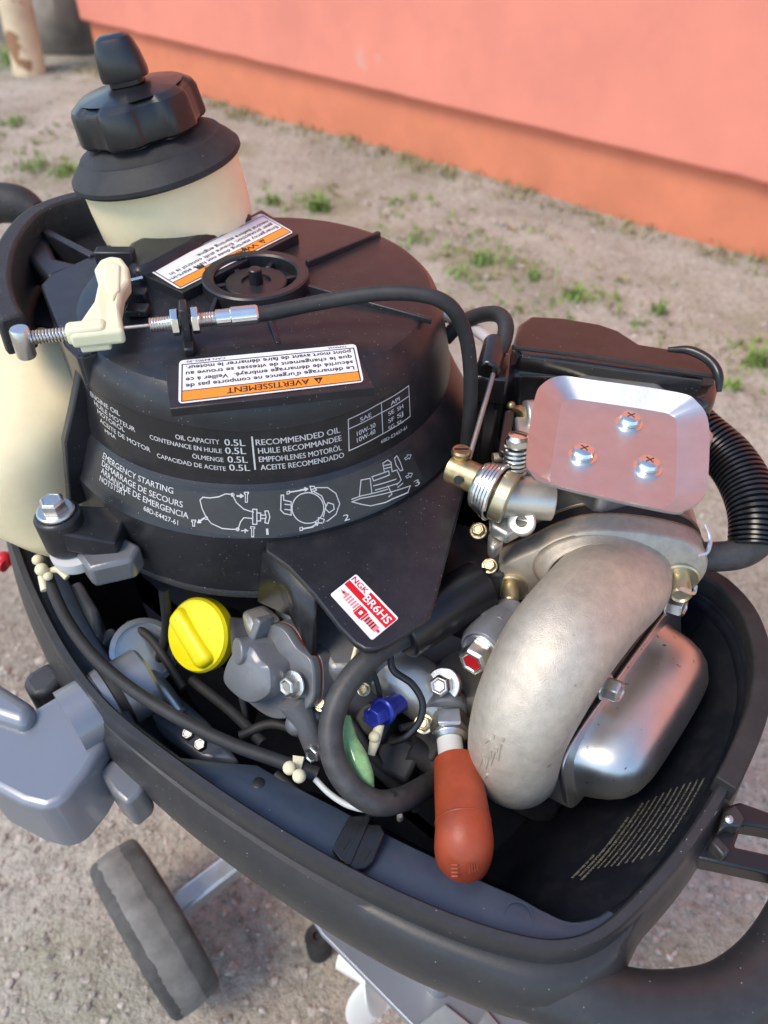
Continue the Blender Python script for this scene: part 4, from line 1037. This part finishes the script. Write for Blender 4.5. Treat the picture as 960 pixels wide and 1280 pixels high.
# hose clip bracket
cl = MB()
cz = 48.15
cl.prism([U(*q, cz) for q in [(436, 1020), (458, 1018), (462, 1030), (476, 1030), (481, 1042), (466, 1076), (456, 1086), (444, 1088), (424, 1074), (415, 1062), (420, 1050)]], (0, 0, -.4))
clip = cl.build("hose_clip", M['black2'], MOTOR, bevel=.08, label="black clip holding the plug lead on the ledge")
mb = MB(); a_ = U(461, 1018, cz + .1); b_ = U(434, 1080, cz + .1); dv = (b_ - a_).normalized(); sd = V(-dv.y, dv.x, 0) * .16
mb.prism([a_ + sd, a_ - sd, b_ - sd, b_ + sd], (0, 0, -.2)); mb.build("clip_rib", M['black2'], clip, bevel=.04)
for x0, y0 in ((429, 1052), (455, 1066)):
    mb = MB(); mb.prism([U(x0 + dx, y0 + dy, cz + .035) for dx, dy in ((-8, 6), (1, -8), (9, -3), (0, 11))], (0, 0, -.05)); mb.build("slot", M['ink'], clip)
mb = MB(); mb.tube([U(460, 1016, 48.6), U(476, 1014, 48.4), U(487, 1004, 48.6), U(492, 992, 49.3)], [.22, .26, .24, .2], 10); mb.build("clip_arm", M['black2'], clip)
# connector below
mb = MB(); mb.box(U(500, 950, 45.5), (2.4, 2.2, 2.4), n=(-.2, -.3, 1), up=e2); mb.build("connector", M['rubber'], MOTOR, bevel=.25, label="black electrical connector by the blue bolt")
hose("branch_hose", [(510, 935, 46.6), (535, 948, 46), (560, 965, 45.5), (570, 985, 44)], .8, M['rubber'])
hose("branch_hose", [(420, 900, 47), (460, 950, 46), (500, 985, 44.5), (520, 1010, 43)], .35, M['rubber'])
hose("branch_hose", [(470, 900, 46.5), (482, 950, 45.5), (520, 975, 44), (560, 985, 42.5)], .3, M['black2'])
mb = MB(); mb.lathe(U(500, 1020, 42), (0, 0, 1), [(.2, -.4), (.2, 0), (.15, .1)], 12); mb.build("small_stud", M['ceramic'], MOTOR)
# blue bolt
bbn = (U(462, 898, 50.2) - U(505, 872, 48.8)).normalized(); b0 = U(500, 876, 49.0); b1 = U(465, 896, 50.1)
bb = MB(); L_ = (b1 - b0).length
bb.lathe(b0, bbn, [(.62, 0), (.62, L_ * .55), (.78, L_ * .56), (.80, L_ * .66), (.66, L_ * .70)], 28)
bb.hexhead(b0 + bbn * L_ * .66, bbn, .66, L_ * .40)
bb.build("blue_bolt", M['blue'], MOTOR, bevel=.04, label="blue painted hex bolt beneath the apron")
mb = MB(); mb.tube([U(475, 905, 49.8), U(469, 925, 49.2), U(464, 944, 48.8)], [.26, .3, .2], 12); mb.ball(U(468, 921, 49.5), .32); mb.build("sealant_tail", M['ivory'], MOTOR, label="cream sealed tube tail hanging under the blue bolt")
# oily grey casting between
mb = MB(); mb.tube([U(470, 830, 49.5), U(510, 850, 49), U(545, 880, 48), U(560, 905, 47)], [1.5, 1.7, 1.6, 1.2], 24); mb.build("oil_passage", M['alu2'], blk, label="oily aluminium passage beneath the apron")
mb = MB(); mb.prism([U(*q, 48.5) for q in [(520, 850), (560, 810), (640, 780), (660, 840), (600, 880), (560, 890)]], (0, 0, -6)); mb.build("head_block", M['alu2'], blk, bevel=.6, seg=3)
# hex plug, pipe union with red bolt, spark plug
hb_ = U(553, 856, 50.2); hn = V(-.35, -.6, .72).normalized()
mb = MB(); mb.hexhead(hb_ - hn * .5, hn, .62, .9, washer=1.02, wh=.35); mb.build("drain_plug", M['zinc'], MOTOR, bevel=.05, label="grey hex plug next to the spark plug")
p0 = U(630, 782, 51.9); p1 = U(590, 828, 52.4); pd = (p1 - p0).normalized(); L_ = (p1 - p0).length
mb = MB(); mb.lathe(p0 - pd * 1.2, pd, [(1.1, 0), (1.3, .4), (1.3, 1.2 + L_ * .1)], 36); pu = mb.build("pipe_union", M['bluegrey'], MOTOR, label="grey pipe union behind the elbow")
mb = MB(); mb.lathe(p0, pd, [(1.42, L_ * .0), (1.45, L_ * .12), (1.45, L_ * .62), (1.3, L_ * .72)], 36); mb.lathe(p0, pd, [(1.5, L_ * .05), (1.52, L_ * .3)], 8); mb.build("union_sleeve", M['engine'], pu, bevel=.05)
mb = MB(); mb.hexhead(p0 + pd * L_ * .7, pd, .92, 1.0, washer=1.18, wh=.2); mb.build("union_bolt", M['zinc'], pu, bevel=.05, label="hex bolt with red paint on its face")
mb = MB(); mb.lathe(p0 + pd * (L_ * .7 + 1.02), pd, [(.66, 0), (.64, .1), (.3, .12)], 24); mb.build("bolt_paint", M['redpaint'], pu)
s0 = U(556, 872, 48.2); s1 = U(566, 962, 48.2)
sdv = (s1 - s0).normalized(); L_ = (s1 - s0).length
mb = MB(); mb.lathe(s0, sdv, [(1.25, 0), (1.25, L_ * .22), (1.15, L_ * .25)], 36); sp_ = mb.build("spark_plug", M['engdark'], MOTOR, label="spark plug between the grey plug and the red boot")
mb = MB(); mb.lathe(s0 + sdv * L_ * .24, sdv, [(1.02, 0), (1.1, .08), (1.1, .14), (1.02, .22)], 32); mb.lathe(s0 + sdv * (L_ * .24 + .24), sdv, [(1.12, 0), (1.27, .1), (1.27, .95), (1.12, 1.08)], 6); mb.lathe(s0 + sdv * (L_ * .24 + 1.32), sdv, [(1.0, 0), (1.06, .1), (1.06, .2), (.82, .42)], 32); mb.build("plug_hex", M['zinc'], sp_, bevel=.03)
mb = MB(); mb.lathe(s0 + sdv * (L_ * .24 + 1.55), sdv, [(.72, 0), (.72, L_)], 28); mb.build("insulator", M['ceramic'], sp_)
q0 = U(571, 952, 48.2); q1 = U(579, 1030, 48.4); q2 = U(579, 1062, 47.8); q3 = U(578, 1080, 46.8)
mb = MB(); mb.tube([q0, lerp(q0, q1, .5), q1, U(580, 1050, 48.2), U(579, 1066, 47.5), U(578, 1078, 46.7), U(578, 1086, 46.0)], [1.26, 1.36, 1.44, 1.50, 1.47, 1.28, .8], 40, sub=6)
mb.tube([lerp(q0, q1, .96), lerp(q0, q1, .975), lerp(q0, q1, .99)], [1.44, 1.475, 1.455], 40, sub=2)
boot = mb.build("plug_boot", M['boot'], MOTOR, sharp=60, label="red orange rubber spark plug boot")
mb = MB()
bq = Quad([U(564, 1096, 48.55), U(572, 1096, 48.6), U(572, 1078, 48.9), U(564, 1078, 48.9)])
for k in range(4): bq.rect(mb, 0, k * .26, 1, k * .26 + .1, 0, .02)
bq2 = Quad([U(584, 1094, 48.6), U(600, 1088, 48.4), U(598, 1076, 48.8), U(584, 1080, 48.9)])
for k in range(4): bq2.rect(mb, .1 + .22 * k, .1, .2 + .22 * k, .9, 0, .02)
mb.build("boot_emboss", M['boot'], boot)

# ------------------------------------------------------------ aluminium elbow
ELB = bpy.data.objects.new("intake_elbow", None); COL.objects.link(ELB); ELB.parent = MOTOR; ELB["label"] = "large cast aluminium intake elbow"
cl_ = [U(772, 672, 53.4), U(762, 705, 53.9), U(732, 756, 54.5), U(698, 808, 54.2), U(666, 866, 52.6), U(648, 912, 50.6), U(643, 946, 48.2), U(648, 956, 45.5), U(662, 945, 43), U(672, 925, 41)]
rad = [2.3, 2.75, 2.92, 2.9, 2.78, 2.62, 2.5, 2.4, 2.3, 2.2]
def plane_hit(px, py, p0, n):
    o_ = V(0, 0, CAM_H); dr_ = (U(px, py, 0) - o_); t = (p0 - o_).dot(n) / dr_.dot(n)
    return o_ + dr_ * t
fn = V(-.14, -.93, .12).normalized()
fcn = U(752, 690, 55.0)
fo = [(620, 722), (624, 710), (640, 700), (668, 688), (700, 673), (735, 664), (775, 663), (820, 668), (858, 677), (878, 688), (886, 704), (881, 722), (866, 736), (846, 741), (830, 736), (800, 750), (740, 762), (690, 756), (664, 745), (652, 750), (638, 749), (625, 738)]
fpts = crom([plane_hit(x, y, fcn, fn) for x, y in fo], 4, True)
fc0 = sum(fpts, Vector()) / len(fpts)
def fscale(k, z): return [fc0 + (p - fc0) * k + fn * z for p in fpts]
mb = MB(); mb.loft([fscale(1, -1.5), fscale(1.0, -.25), fscale(.985, -.05), fscale(.955, .05)])
mb.build("elbow_flange", M['alu'], ELB, sharp=60, label="two eared aluminium flange of the elbow")
# the bent tube, flaring into the flange
fwv = V(.99, -.15, 0); fwv = (fwv - fn * fwv.dot(fn)).normalized()
tc0 = U(760, 716, 53.7)
ep = crom([tc0 - fn * .3, tc0 + fn * 1.0, U(738, 758, 54.2)] + cl_[3:], 10)
er = [q.x for q in crom([Vector((x, 0, 0)) for x in [2.9, 2.9, 2.92] + rad[3:]], 10)]
rings = []; nrm = fwv; s_ = 0.0
for i, p in enumerate(ep):
    if i: s_ += (p - ep[i - 1]).length
    t = (ep[min(i + 1, len(ep) - 1)] - ep[max(i - 1, 0)]).normalized()
    nrm = (nrm - t * nrm.dot(t)).normalized(); bn = t.cross(nrm)
    a_ = er[i] + .95 * math.exp(-s_ / 1.3) + .5 * math.exp(-s_ / .35); b_ = er[i] - .75 * math.exp(-s_ / 1.8) + .6 * math.exp(-s_ / .35)
    rings.append([p + nrm * cos(2 * pi * k / 56) * a_ + bn * sin(2 * pi * k / 56) * b_ for k in range(56)])
mb = MB(); mb.loft(rings); mb.build("elbow_tube", M['alu'], ELB, sharp=180, label="matt cast aluminium tube of the elbow")
# parting line of the casting
mb = MB(); pl_ = [r_[16] for r_ in rings[14:74:2]]; mb.tube(pl_, .035, 6, smooth=False); mb.build("parting_line", M['alu'], ELB)
for x, y, r_ in ((638, 733, .55), (848, 722, .62)):
    p = plane_hit(x, y, fcn, fn); mb = MB()
    mb.lathe(p - fn * .2, fn + V(0, 0, -.12), [(r_ * 1.9, 0), (r_ * 1.9, .3), (r_ * 1.75, .38), (r_, .4), (r_, 1.5), (r_ * .85, 1.62), (r_ * .7, 1.5)], 28); mb.build("flange_stud", M['yzinc'], ELB, sharp=30)
# cast mark on the elbow
mb = MB()
def on_elbow(px, py, lift=.0):
    best = None; o_ = V(0, 0, CAM_H); dr_ = (U(px, py, 0) - o_).normalized()
    path = ep; rr_ = er
    t = 20.0
    while t < 60:
        p = o_ + dr_ * t
        d_ = min((p - c_).length - r_ for c_, r_ in zip(path, rr_))
        if d_ < .02 + lift: return p
        t += max(.01, d_ * .5)
    return p
for st in ([(598, 962), (604, 944)], [(604, 944), (607, 960)], [(607, 960), (613, 938)], [(613, 938), (613, 956)], [(613, 956), (620, 934)], [(620, 934), (622, 950)], [(622, 950), (626, 930)], [(606, 972), (609, 968)], [(606, 928), (612, 924)], [(616, 924), (618, 918)], [(628, 926), (630, 922)]):
    mb.tube([on_elbow(lerp(st[0][0], st[1][0], k / 5), lerp(st[0][1], st[1][1], k / 5)) for k in range(6)], .065, 8, smooth=False)
mb.build("cast_mark", M['alu'], ELB, label="raised casting mark near the elbow's lower end")
# gaskets + carburettor
CARB = bpy.data.objects.new("carburetor", None); COL.objects.link(CARB); CARB.parent = MOTOR; CARB["label"] = "aluminium carburetor with flat steel plate on top"
mb = MB(); mb.loft([fscale(1.012, -1.62), fscale(1.012, -1.5)]); mb.build("gasket_edge", M['gaskete'], ELB, label="tan paper gasket edge behind the flange")
mb = MB(); mb.loft([fscale(.985, -2.6), fscale(.985, -1.62)]); mb.build("insulator_plate", M['gasketk'], CARB, label="dark insulator plate behind the elbow flange")
mb = MB(); mb.loft([fscale(1.005, -2.72), fscale(1.005, -2.6)]); mb.build("gasket_edge", M['gaskete'], CARB)
mb = MB(); mb.loft([fscale(.97, -5.2), fscale(1.0, -4.6), fscale(1.0, -2.72)]); cbody = mb.build("carb_body", M['alu2'], CARB, bevel=.1, label="aluminium carburetor body")
mb = MB(); mb.box(U(765, 570, 56.5), (7.2, 8.2, 7.5), n=(0, 0, 1), up=(-.35, .93, 0)); mb.build("float_body", M['alu2'], CARB, bevel=.5, seg=3)
# tray plate
ZP = 62.4
outl = [(700, 470), (735, 474), (845, 490), (872, 503), (886, 530), (885, 600), (878, 622), (858, 636), (830, 638), (690, 606), (664, 592), (658, 570), (668, 500), (678, 480)]
inl = [(716, 499), (742, 502), (820, 514), (838, 519), (846, 532), (845, 600), (843, 624), (834, 632), (812, 632), (712, 610), (693, 604), (688, 594), (700, 515), (704, 503)]
mb = MB()
po_ = crom([U(x, y, ZP + .75) for x, y in outl], 5, True)
# floor outline lies lower; keep the photographed inner crease
pi_ = crom([U(x, y, ZP) for x, y in inl], 5, True)
cc_ = sum(pi_, Vector()) / len(pi_)
mid = [lerp(a_, b_, .10) for a_, b_ in zip(pi_, po_)]
pin = [cc_ + (p - cc_) * .93 for p in pi_]
th_ = V(0, 0, -.14)
mb.loft([[p + th_ for p in pin], [p + th_ + (p - cc_).normalized() * .03 for p in pi_], [p + th_ for p in po_], po_, mid, pi_, pin], (True, True))
mb.build("top_plate", M['plate'], CARB, sharp=25, label="flat pressed steel tray plate on top of the carburetor")
for x, y in ((728, 571), (786, 530), (809, 586)):
    p = U(x, y, ZP); mb = MB(); mb.lathe(p, (0, 0, 1), [(.72, .0), (.72, .1), (.5, .12), (.56, .16), (.58, .34), (.50, .50), (.34, .58), (.1, .6)], 32)
    for an in (.5, .5 + pi / 2):
        mb.box(p + V(0, 0, .57), (.5, .06, .09), n=(0, 0, 1), up=(-sin(an), cos(an), 0), m=1)
    mb.build("plate_screw", [M['chrome'], M['engdark']], CARB, sharp=30, label="bright cross head screw on the steel plate")
# throttle shaft side
mb = MB(); a_ = U(628, 620, 57.6); b_ = U(690, 624, 57.4); mb.cyl(a_, b_, 1.25, 28); mb.build("shaft_housing", M['alu2'], CARB, bevel=.08)
mb = MB(); mb.prism([U(*q, 56.6) for q in [(612, 634), (622, 628), (668, 634), (664, 652), (634, 668), (614, 656)]], (0, 0, -.9)); mb.prism([U(*q, 55.6) for q in [(611, 664), (630, 660), (630, 676), (618, 686), (611, 682)]], (0, 0, -1)); mb.build("shaft_lug", M['alu2'], CARB, bevel=.2, seg=3)
mb = MB(); mb.lathe(U(652, 652, 56.9), (-.2, -.6, .75), [(.8, -.8), (.8, 0), (.7, .08), (.34, .08), (.30, -.5)], 24); mb.build("lug_hole", M['alu2'], CARB)
mb = MB(); a_ = U(600, 606, 58.2); b_ = U(622, 616, 58.2); dvv = (b_ - a_).normalized()
mb.coil(a_, b_ + dvv * .1, 1.25, .13, 5.5, R2=1.7); mb.build("return_spring", M['zinc'], CARB, label="steel return spring on the throttle shaft")
mb = MB(); mb.cyl(U(596, 604, 58.2), U(632, 620, 58.2), 1.02, 24); mb.cyl(U(622, 617, 58.2), U(638, 624, 58.1), 1.5, 24); mb.build("spring_core", M['yzinc'], CARB, bevel=.06)
bx = U(580, 592, 58.6)
mb = MB(); mb.lathe(bx - dvv * .9, dvv, [(.75, 0), (.88, .08), (.88, 1.9), (.7, 2.0)], 28); brass = mb.build("cable_pivot", M['brass'], CARB, label="brass cable pivot with clamp screw")
mb = MB(); p = U(576, 574, 59.2); mb.lathe(p, (0, .1, 1), [(.36, -.5), (.36, .1), (.46, .15), (.56, .3), (.58, .55), (.5, .68)], 24); mb.box(p + V(0, .07, .67), (.8, .12, .08), n=(0, 0, 1), m=1); mb.build("pivot_screw", [M['brass'], M['ink']], brass, sharp=30)
mb = MB(); mb.lathe(U(573, 600, 58.95), (-.1, -.75, .65), [(.26, -.1), (.24, .05)], 16); mb.build("pivot_hole", M['ink'], brass)
mb = MB(); mb.cyl(U(586, 574, 59.4), U(617, 466, 61.5), .16, 12); mb.build("throttle_rod", M['wire'], CARB, label="thin steel throttle rod between air box and pivot")
p = U(643, 590, 58.8); sa = V(.02, .25, 1).normalized()
mb = MB(); mb.coil(p, p + sa * 1.6, .62, .11, 6); mb.build("idle_spring", M['zinc'], CARB)
mb = MB(); mb.lathe(p, sa, [(.4, -.5), (.4, 1.55), (.6, 1.6), (.72, 1.75), (.72, 2.1), (.58, 2.3), (.3, 2.36)], 24); mb.box(p + sa * 2.35, (.95, .13, .1), n=sa, up=(.5, .8, 0), m=1); mb.build("idle_screw", [M['chrome'], M['ink']], CARB, sharp=30, label="idle screw with its spring")
mb = MB(); mb.prism([U(*q, 59.5) for q in [(631, 513), (640, 511), (643, 516), (636, 560), (630, 566), (623, 562)]], (0, 0, -.5)); mb.build("choke_lever", M['black2'], CARB, bevel=.08)
mb = MB(); mb.ball(U(639, 507, 59.6), .28); mb.cyl(U(646, 524, 59), U(652, 520, 59), .75, 16); mb.build("choke_pivot", M['brass'], CARB)
mb = MB(); mb.cyl(U(616, 573, 58.8), U(640, 571, 58.8), .32, 14); mb.build("stop_pin", M['yzinc'], CARB)
mb = MB(); mb.cyl(U(655, 522, 59.2), U(688, 520, 59.2), 1.05, 24); mb.box(U(665, 560, 58.2), (2.0, 3.2, 2.4), n=(0, 0, 1)); mb.build("choke_housing", M['alu2'], CARB, bevel=.15)
mb = MB(); mb.tube([U(882, 655, 57.5), U(888, 672, 57), U(884, 690, 56.5), U(872, 695, 56.3)], .12, 8); mb.tube([U(848, 735, 54.5), U(866, 742, 54), U(870, 732, 54.2)], .1, 8); mb.build("wire_bail", M['chrome'], CARB)

# ------------------------------------------------------------ air box
ab = bpy.data.objects.new("air_box", None); COL.objects.link(ab); ab.parent = MOTOR; ab["label"] = "black plastic air intake box behind the carburetor"
lowz = 60.2
bot = [(598, 484), (600, 466), (616, 442), (642, 424), (700, 420), (780, 432), (860, 444), (892, 458), (900, 480), (895, 500), (876, 506), (800, 480), (700, 466), (646, 462), (632, 482)]
mb = MB(); mb.prism([U(x, y, lowz) for x, y in bot], (0, 0, -8.5)); mb.build("box_base", M['blackgloss'], ab, bevel=.7, seg=4, bang=25)
top = [(641, 428), (648, 404), (662, 394), (700, 396), (748, 404), (772, 412), (800, 430), (850, 438), (880, 440), (896, 456), (897, 468), (880, 474), (780, 462), (700, 450), (648, 444)]
zt = [61.2, 61.25, 61.25, 61.25, 61.2, 61.15, 61.0, 60.95, 60.95, 60.95, 60.95, 60.95, 61.0, 61.1, 61.15]
mb = MB(); tp_ = [U(x, y, z) for (x, y), z in zip(top, zt)]
bt_ = [V(p.x, p.y, lowz - .3) for p in tp_]; ctr = sum(tp_, Vector()) / len(tp_)
mb.loft([bt_, [p + V(0, 0, -.25) for p in tp_], [ctr + (p - ctr) * .96 + V(0, 0, .02) for p in tp_]]); mb.build("box_lid", M['blackgloss'], ab, bevel=.15, seg=3, bang=40, label="black lid of the air box")
mb = MB(); mb.tube([U(*q) for q in [(640, 434, 61.9), (720, 444, 61.6), (800, 456, 61.4), (876, 468, 61.3), (898, 472, 61.2)]], .14, 8); mb.build("lid_seam", M['rubber'], ab)
mb = MB(); mb.tube([U(*q) for q in [(835, 437, 62.2), (862, 438, 62.3), (886, 450, 62.2), (898, 468, 61.8), (899, 490, 61)]], [.15, .28, .3, .28, .15], 10); mb.build("lid_clip", M['black2'], ab)
mb = MB(); a_ = U(614, 446, 61.9); mb.cyl(a_ + V(.4, 1.3, .25), a_ + V(-.3, -1.2, -.3), .75, 24); mb.prism([U(*q, 61.2) for q in [(594, 470), (606, 446), (640, 440), (636, 474)]], (0, 0, -2)); mb.build("cable_boss", M['blackgloss'], ab, bevel=.2, seg=3)
hose("air_hose", [(556, 424, 60), (575, 405, 61), (600, 394, 62), (622, 393, 62.8), (632, 405, 62.9), (630, 425, 62.4), (622, 442, 62)], .5, M['rubber'], "thin black hose arching over to the air box")
hose("vent_tube", [(540, 392, 60), (575, 402, 60.5), (605, 420, 61), (628, 446, 60.5), (632, 470, 59)], .38, M['milky'], "milky translucent vent tube beside the air box")
# corrugated hose
mb = MB()
cp_ = crom([U(*q) for q in [(852, 520, 57.5), (880, 545, 57.3), (910, 572, 57), (932, 606, 56.6), (944, 645, 56), (944, 685, 55)]], 40)
rs_ = [(1.5 if (i % 6) in (0, 1, 2, 3) else 1.24) for i in range(len(cp_))]
mb.tube(cp_, rs_, 28, smooth=False); mb.build("corrugated_hose", M['black2'], MOTOR, sharp=30, label="black corrugated hose on the right")
hose("breather_hose", [(862, 694, 54.6), (890, 696, 54.5), (925, 692, 54.8), (950, 676, 55.3), (975, 650, 56), (990, 610, 56.5)], .88, M['hose'], "smooth dark grey breather hose at the right edge", 24)

# ------------------------------------------------------------ valve cover
VC = bpy.data.objects.new("valve_cover", None); COL.objects.link(VC); VC.parent = MOTOR; VC["label"] = "shiny stainless valve cover with rust specks"
vt = (U(700, 942, 49.5) - U(846, 742, 49.5)); vl = vt.length; vt = vt.normalized(); vn = V(-vt.y, vt.x, 0); vn = vn if vn.x > 0 else -vn
vn = (vn + V(0, 0, .30)).normalized(); vu = vn.cross(vt); vu = vu if vu.z > 0 else -vu
v0 = U(846, 742, 49.5) - vu * 3.0
def vp(x, y, z): return v0 + vt * x + vu * y + vn * z
def sup(cx, cy, a_, b_, z, e_=.36, n_=64):
    out_ = []
    for k in range(n_):
        t = 2 * pi * k / n_; ct, st = cos(t), sin(t)
        out_.append(vp(cx + a_ * math.copysign(abs(ct) ** e_, ct), cy + b_ * math.copysign(abs(st) ** e_, st), z))
    return out_
hl = vl / 2
mb = MB(); mb.loft([sup(hl, .3, hl + .2, 2.7, 0), sup(hl, .3, hl + .2, 2.7, .16)]); mb.build("cover_flange", M['steel'], VC, bevel=.05)
mb = MB()
dm = [(.9, 2.6, .1, .5), (1.05, 2.45, .4, .5), (1.2, 2.4, 1.0, .52), (1.4, 2.3, 1.7, .56), (1.75, 2.05, 2.4, .6), (2.25, 1.65, 2.95, .64), (2.95, 1.1, 3.3, .7), (3.9, .6, 3.42, .75), (5.0, .25, 3.45, .8)]
mb.loft([sup(hl + .2, -.1, hl - a_, b_, z_, e_) for a_, b_, z_, e_ in dm], (False, True))
mb.build("cover_dome", M['steel'], VC, sharp=60, label="polished pressed steel dome")
for x, y, z_, lab in ((846, 757, 50.0, "hex bolt at the top of the valve cover"), (766, 862, 49.9, "hex bolt at the middle of the valve cover")):
    p = U(x, y, z_ + .6); mb = MB(); mb.hexhead(p - vn * .5, vn, .66, .85, washer=.8, wh=.15, ph=.3); mb.cyl(p - vn * 3, p - vn * .5, .4, 12); mb.build("cover_bolt", M['zinc'], VC, bevel=.04, label=lab)
p = U(710, 972, 46); mb = MB(); mb.hexhead(p, vn, .5, .6); mb.build("cover_bolt", M['zinc'], VC, bevel=.04)
mb = MB(); mb.loft([sup(hl, .3, hl + .1, 2.6, -.25), sup(hl, .3, hl + .1, 2.6, -.01)]); mb.build("cover_gasket", M['gasketk'], VC)
mb = MB(); mb.loft([sup(hl, -.2, hl - .1, 2.8, -3.5), sup(hl, -.2, hl - .1, 2.8, -.25)]); mb.build("cylinder_head", M['alu2'], VC)

# ------------------------------------------------------------ leg, cavitation plate, propeller
lu = bpy.data.objects.new("lower_unit", None); COL.objects.link(lu); lu.parent = MOTOR; lu["label"] = "blue grey drive leg with cavitation plate below the cowl"
mb = MB(); mb.prism([U(*q, 22) for q in [(385, 1142), (402, 1168), (522, 1290), (560, 1330), (640, 1340), (720, 1320), (700, 1180), (560, 1090)]], (0, 0, -.7)); mb.build("cavitation_plate", M['bluegrey'], lu, bevel=.15, label="flat blue grey cavitation plate")
mb = MB(); mb.prism([V(-2, 40, 35.5), V(8, 40, 35.5), V(9, 22, 35.5), V(4, 16, 35.5), V(0, 22, 35.5)], (0, 0, -18)); mb.build("drive_leg", M['bluegrey'], lu, bevel=1.5, seg=4)
mb = MB(); mb.prism([U(*q, 22.5) for q in [(512, 1290), (556, 1254), (600, 1290), (580, 1320)]], (0, 0, -1.5)); mb.prism([U(*q, 22.5) for q in [(586, 1300), (608, 1262), (640, 1300)]], (0, 0, -1.5)); mb.build("skeg_fin", M['galv'], lu, bevel=.1)
hubp = U(500, 1215, 12); hd = V(.86, -.51, 0)
mb = MB(); mb.lathe(hubp - hd * 5, hd, [(2.6, 0), (2.4, 4), (1.7, 7.5), (.8, 8.3)], 32); prp = mb.build("propeller", M['prop'], lu, label="white propeller below the cavitation plate")
for k, ang in enumerate((pi * .5, pi * .5 + 2.094, pi * .5 + 4.189)):
    pu_, pv_, _ = frame(hd)
    rdir = pu_ * cos(ang + pi / 2) * -1 + pv_ * sin(ang + pi / 2) * -1
    tdir = hd.cross(rdir); rings = []
    for f_ in range(9):
        r_ = 2.0 + 5.6 * f_ / 8; w_ = 3.0 * (sin(pi * (.18 + .82 * f_ / 8)) ** .6 + .02); tw2 = .75 - .35 * f_ / 8
        cdir = hd * sin(tw2) + tdir * cos(tw2); nd = rdir.cross(cdir).normalized(); c_ = hubp - hd * 1.2 + rdir * r_
        rings.append([c_ + cdir * w_ * cos(2 * pi * j / 16) + nd * .16 * sin(2 * pi * j / 16) for j in range(16)])
    mb = MB(); mb.loft(rings); mb.build("blade", M['prop'], prp, sharp=60)

# ------------------------------------------------------------ small castings, bolts and wires of the engine bay
bay = bpy.data.objects.new("bay_fittings", None); COL.objects.link(bay); bay.parent = MOTOR; bay["label"] = "small grey castings and bolts below the starter cover"
mb = MB(); mb.prism([U(*q, 51.2) for q in [(300, 762), (330, 752), (352, 770), (340, 790), (312, 790)]], (0, 0, -5)); mb.build("casting_lug", M['alu2'], bay, bevel=.4, seg=3)
mb = MB(); mb.prism([U(*q, 50.0) for q in [(285, 768), (310, 770), (316, 800), (300, 850), (290, 842), (288, 800)]], (0, 0, -6)); mb.build("filler_base", M['engdark'], bay, bevel=.5, seg=3)
for (x, y, z, r_) in ((470, 800, 52.2, .35), (612, 708, 53.0, .38), (598, 664, 54.0, .42), (530, 905, 48.5, .45), (455, 862, 50.5, .3), (402, 880, 49.5, .35)):
    mb = MB(); mb.hexhead(U(x, y, z), (-.2, -.45, .87), r_, r_ * .9, washer=r_ * 1.3); mb.build("small_bolt", M['yzinc'], bay, bevel=.03)
mb = MB(); mb.prism([U(*q, 52.8) for q in [(588, 650), (610, 656), (634, 690), (630, 720), (606, 716), (590, 680)]], (0, 0, -3)); mb.build("support_bracket", M['engdark'], bay, bevel=.2)
for pts, r_ in (([(452, 812, 52.6), (470, 850, 51), (474, 880, 49.5), (455, 900, 48.6)], .16), ([(500, 910, 48), (540, 900, 47.6), (575, 880, 47)], .22), ([(415, 880, 48.6), (440, 905, 47.8), (480, 960, 46), (540, 990, 44)], .26), ([(300, 920, 46), (340, 905, 46.5), (380, 920, 46.4), (420, 960, 45.6)], .3), ([(240, 850, 45), (290, 890, 45.5), (330, 930, 46)], .35), ([(160, 780, 46), (190, 800, 46), (230, 860, 45)], .3)):
    mb = MB(); mb.tube([U(*q) for q in pts], r_, 10); mb.build("bay_wire", M['rubber'], bay)
mb = MB(); mb.box(U(470, 905, 46.8), (2.2, 1.8, 2.0), n=(-.2, -.3, 1), up=e2); mb.box(U(538, 930, 46.2), (2.0, 1.8, 1.6), n=(-.3, -.2, 1), up=e1); mb.build("plug_block", M['rubber'], bay, bevel=.2)
mb = MB(); mb.lathe(U(555, 888, 48.6), sdv, [(1.3, -.6), (1.36, -.5), (1.36, .1), (1.25, .2)], 32); mb.build("plug_seat", M['engine'], bay)
mb = MB(); mb.lathe(U(180, 815, 45.4), (.45, -.35, .8), [(2.2, 0), (2.25, .25), (1.9, .3), (1.85, .1)], 36); mb.build("pale_ring", M['galv'], bay, label="pale weathered metal ring beside the swivel collar")
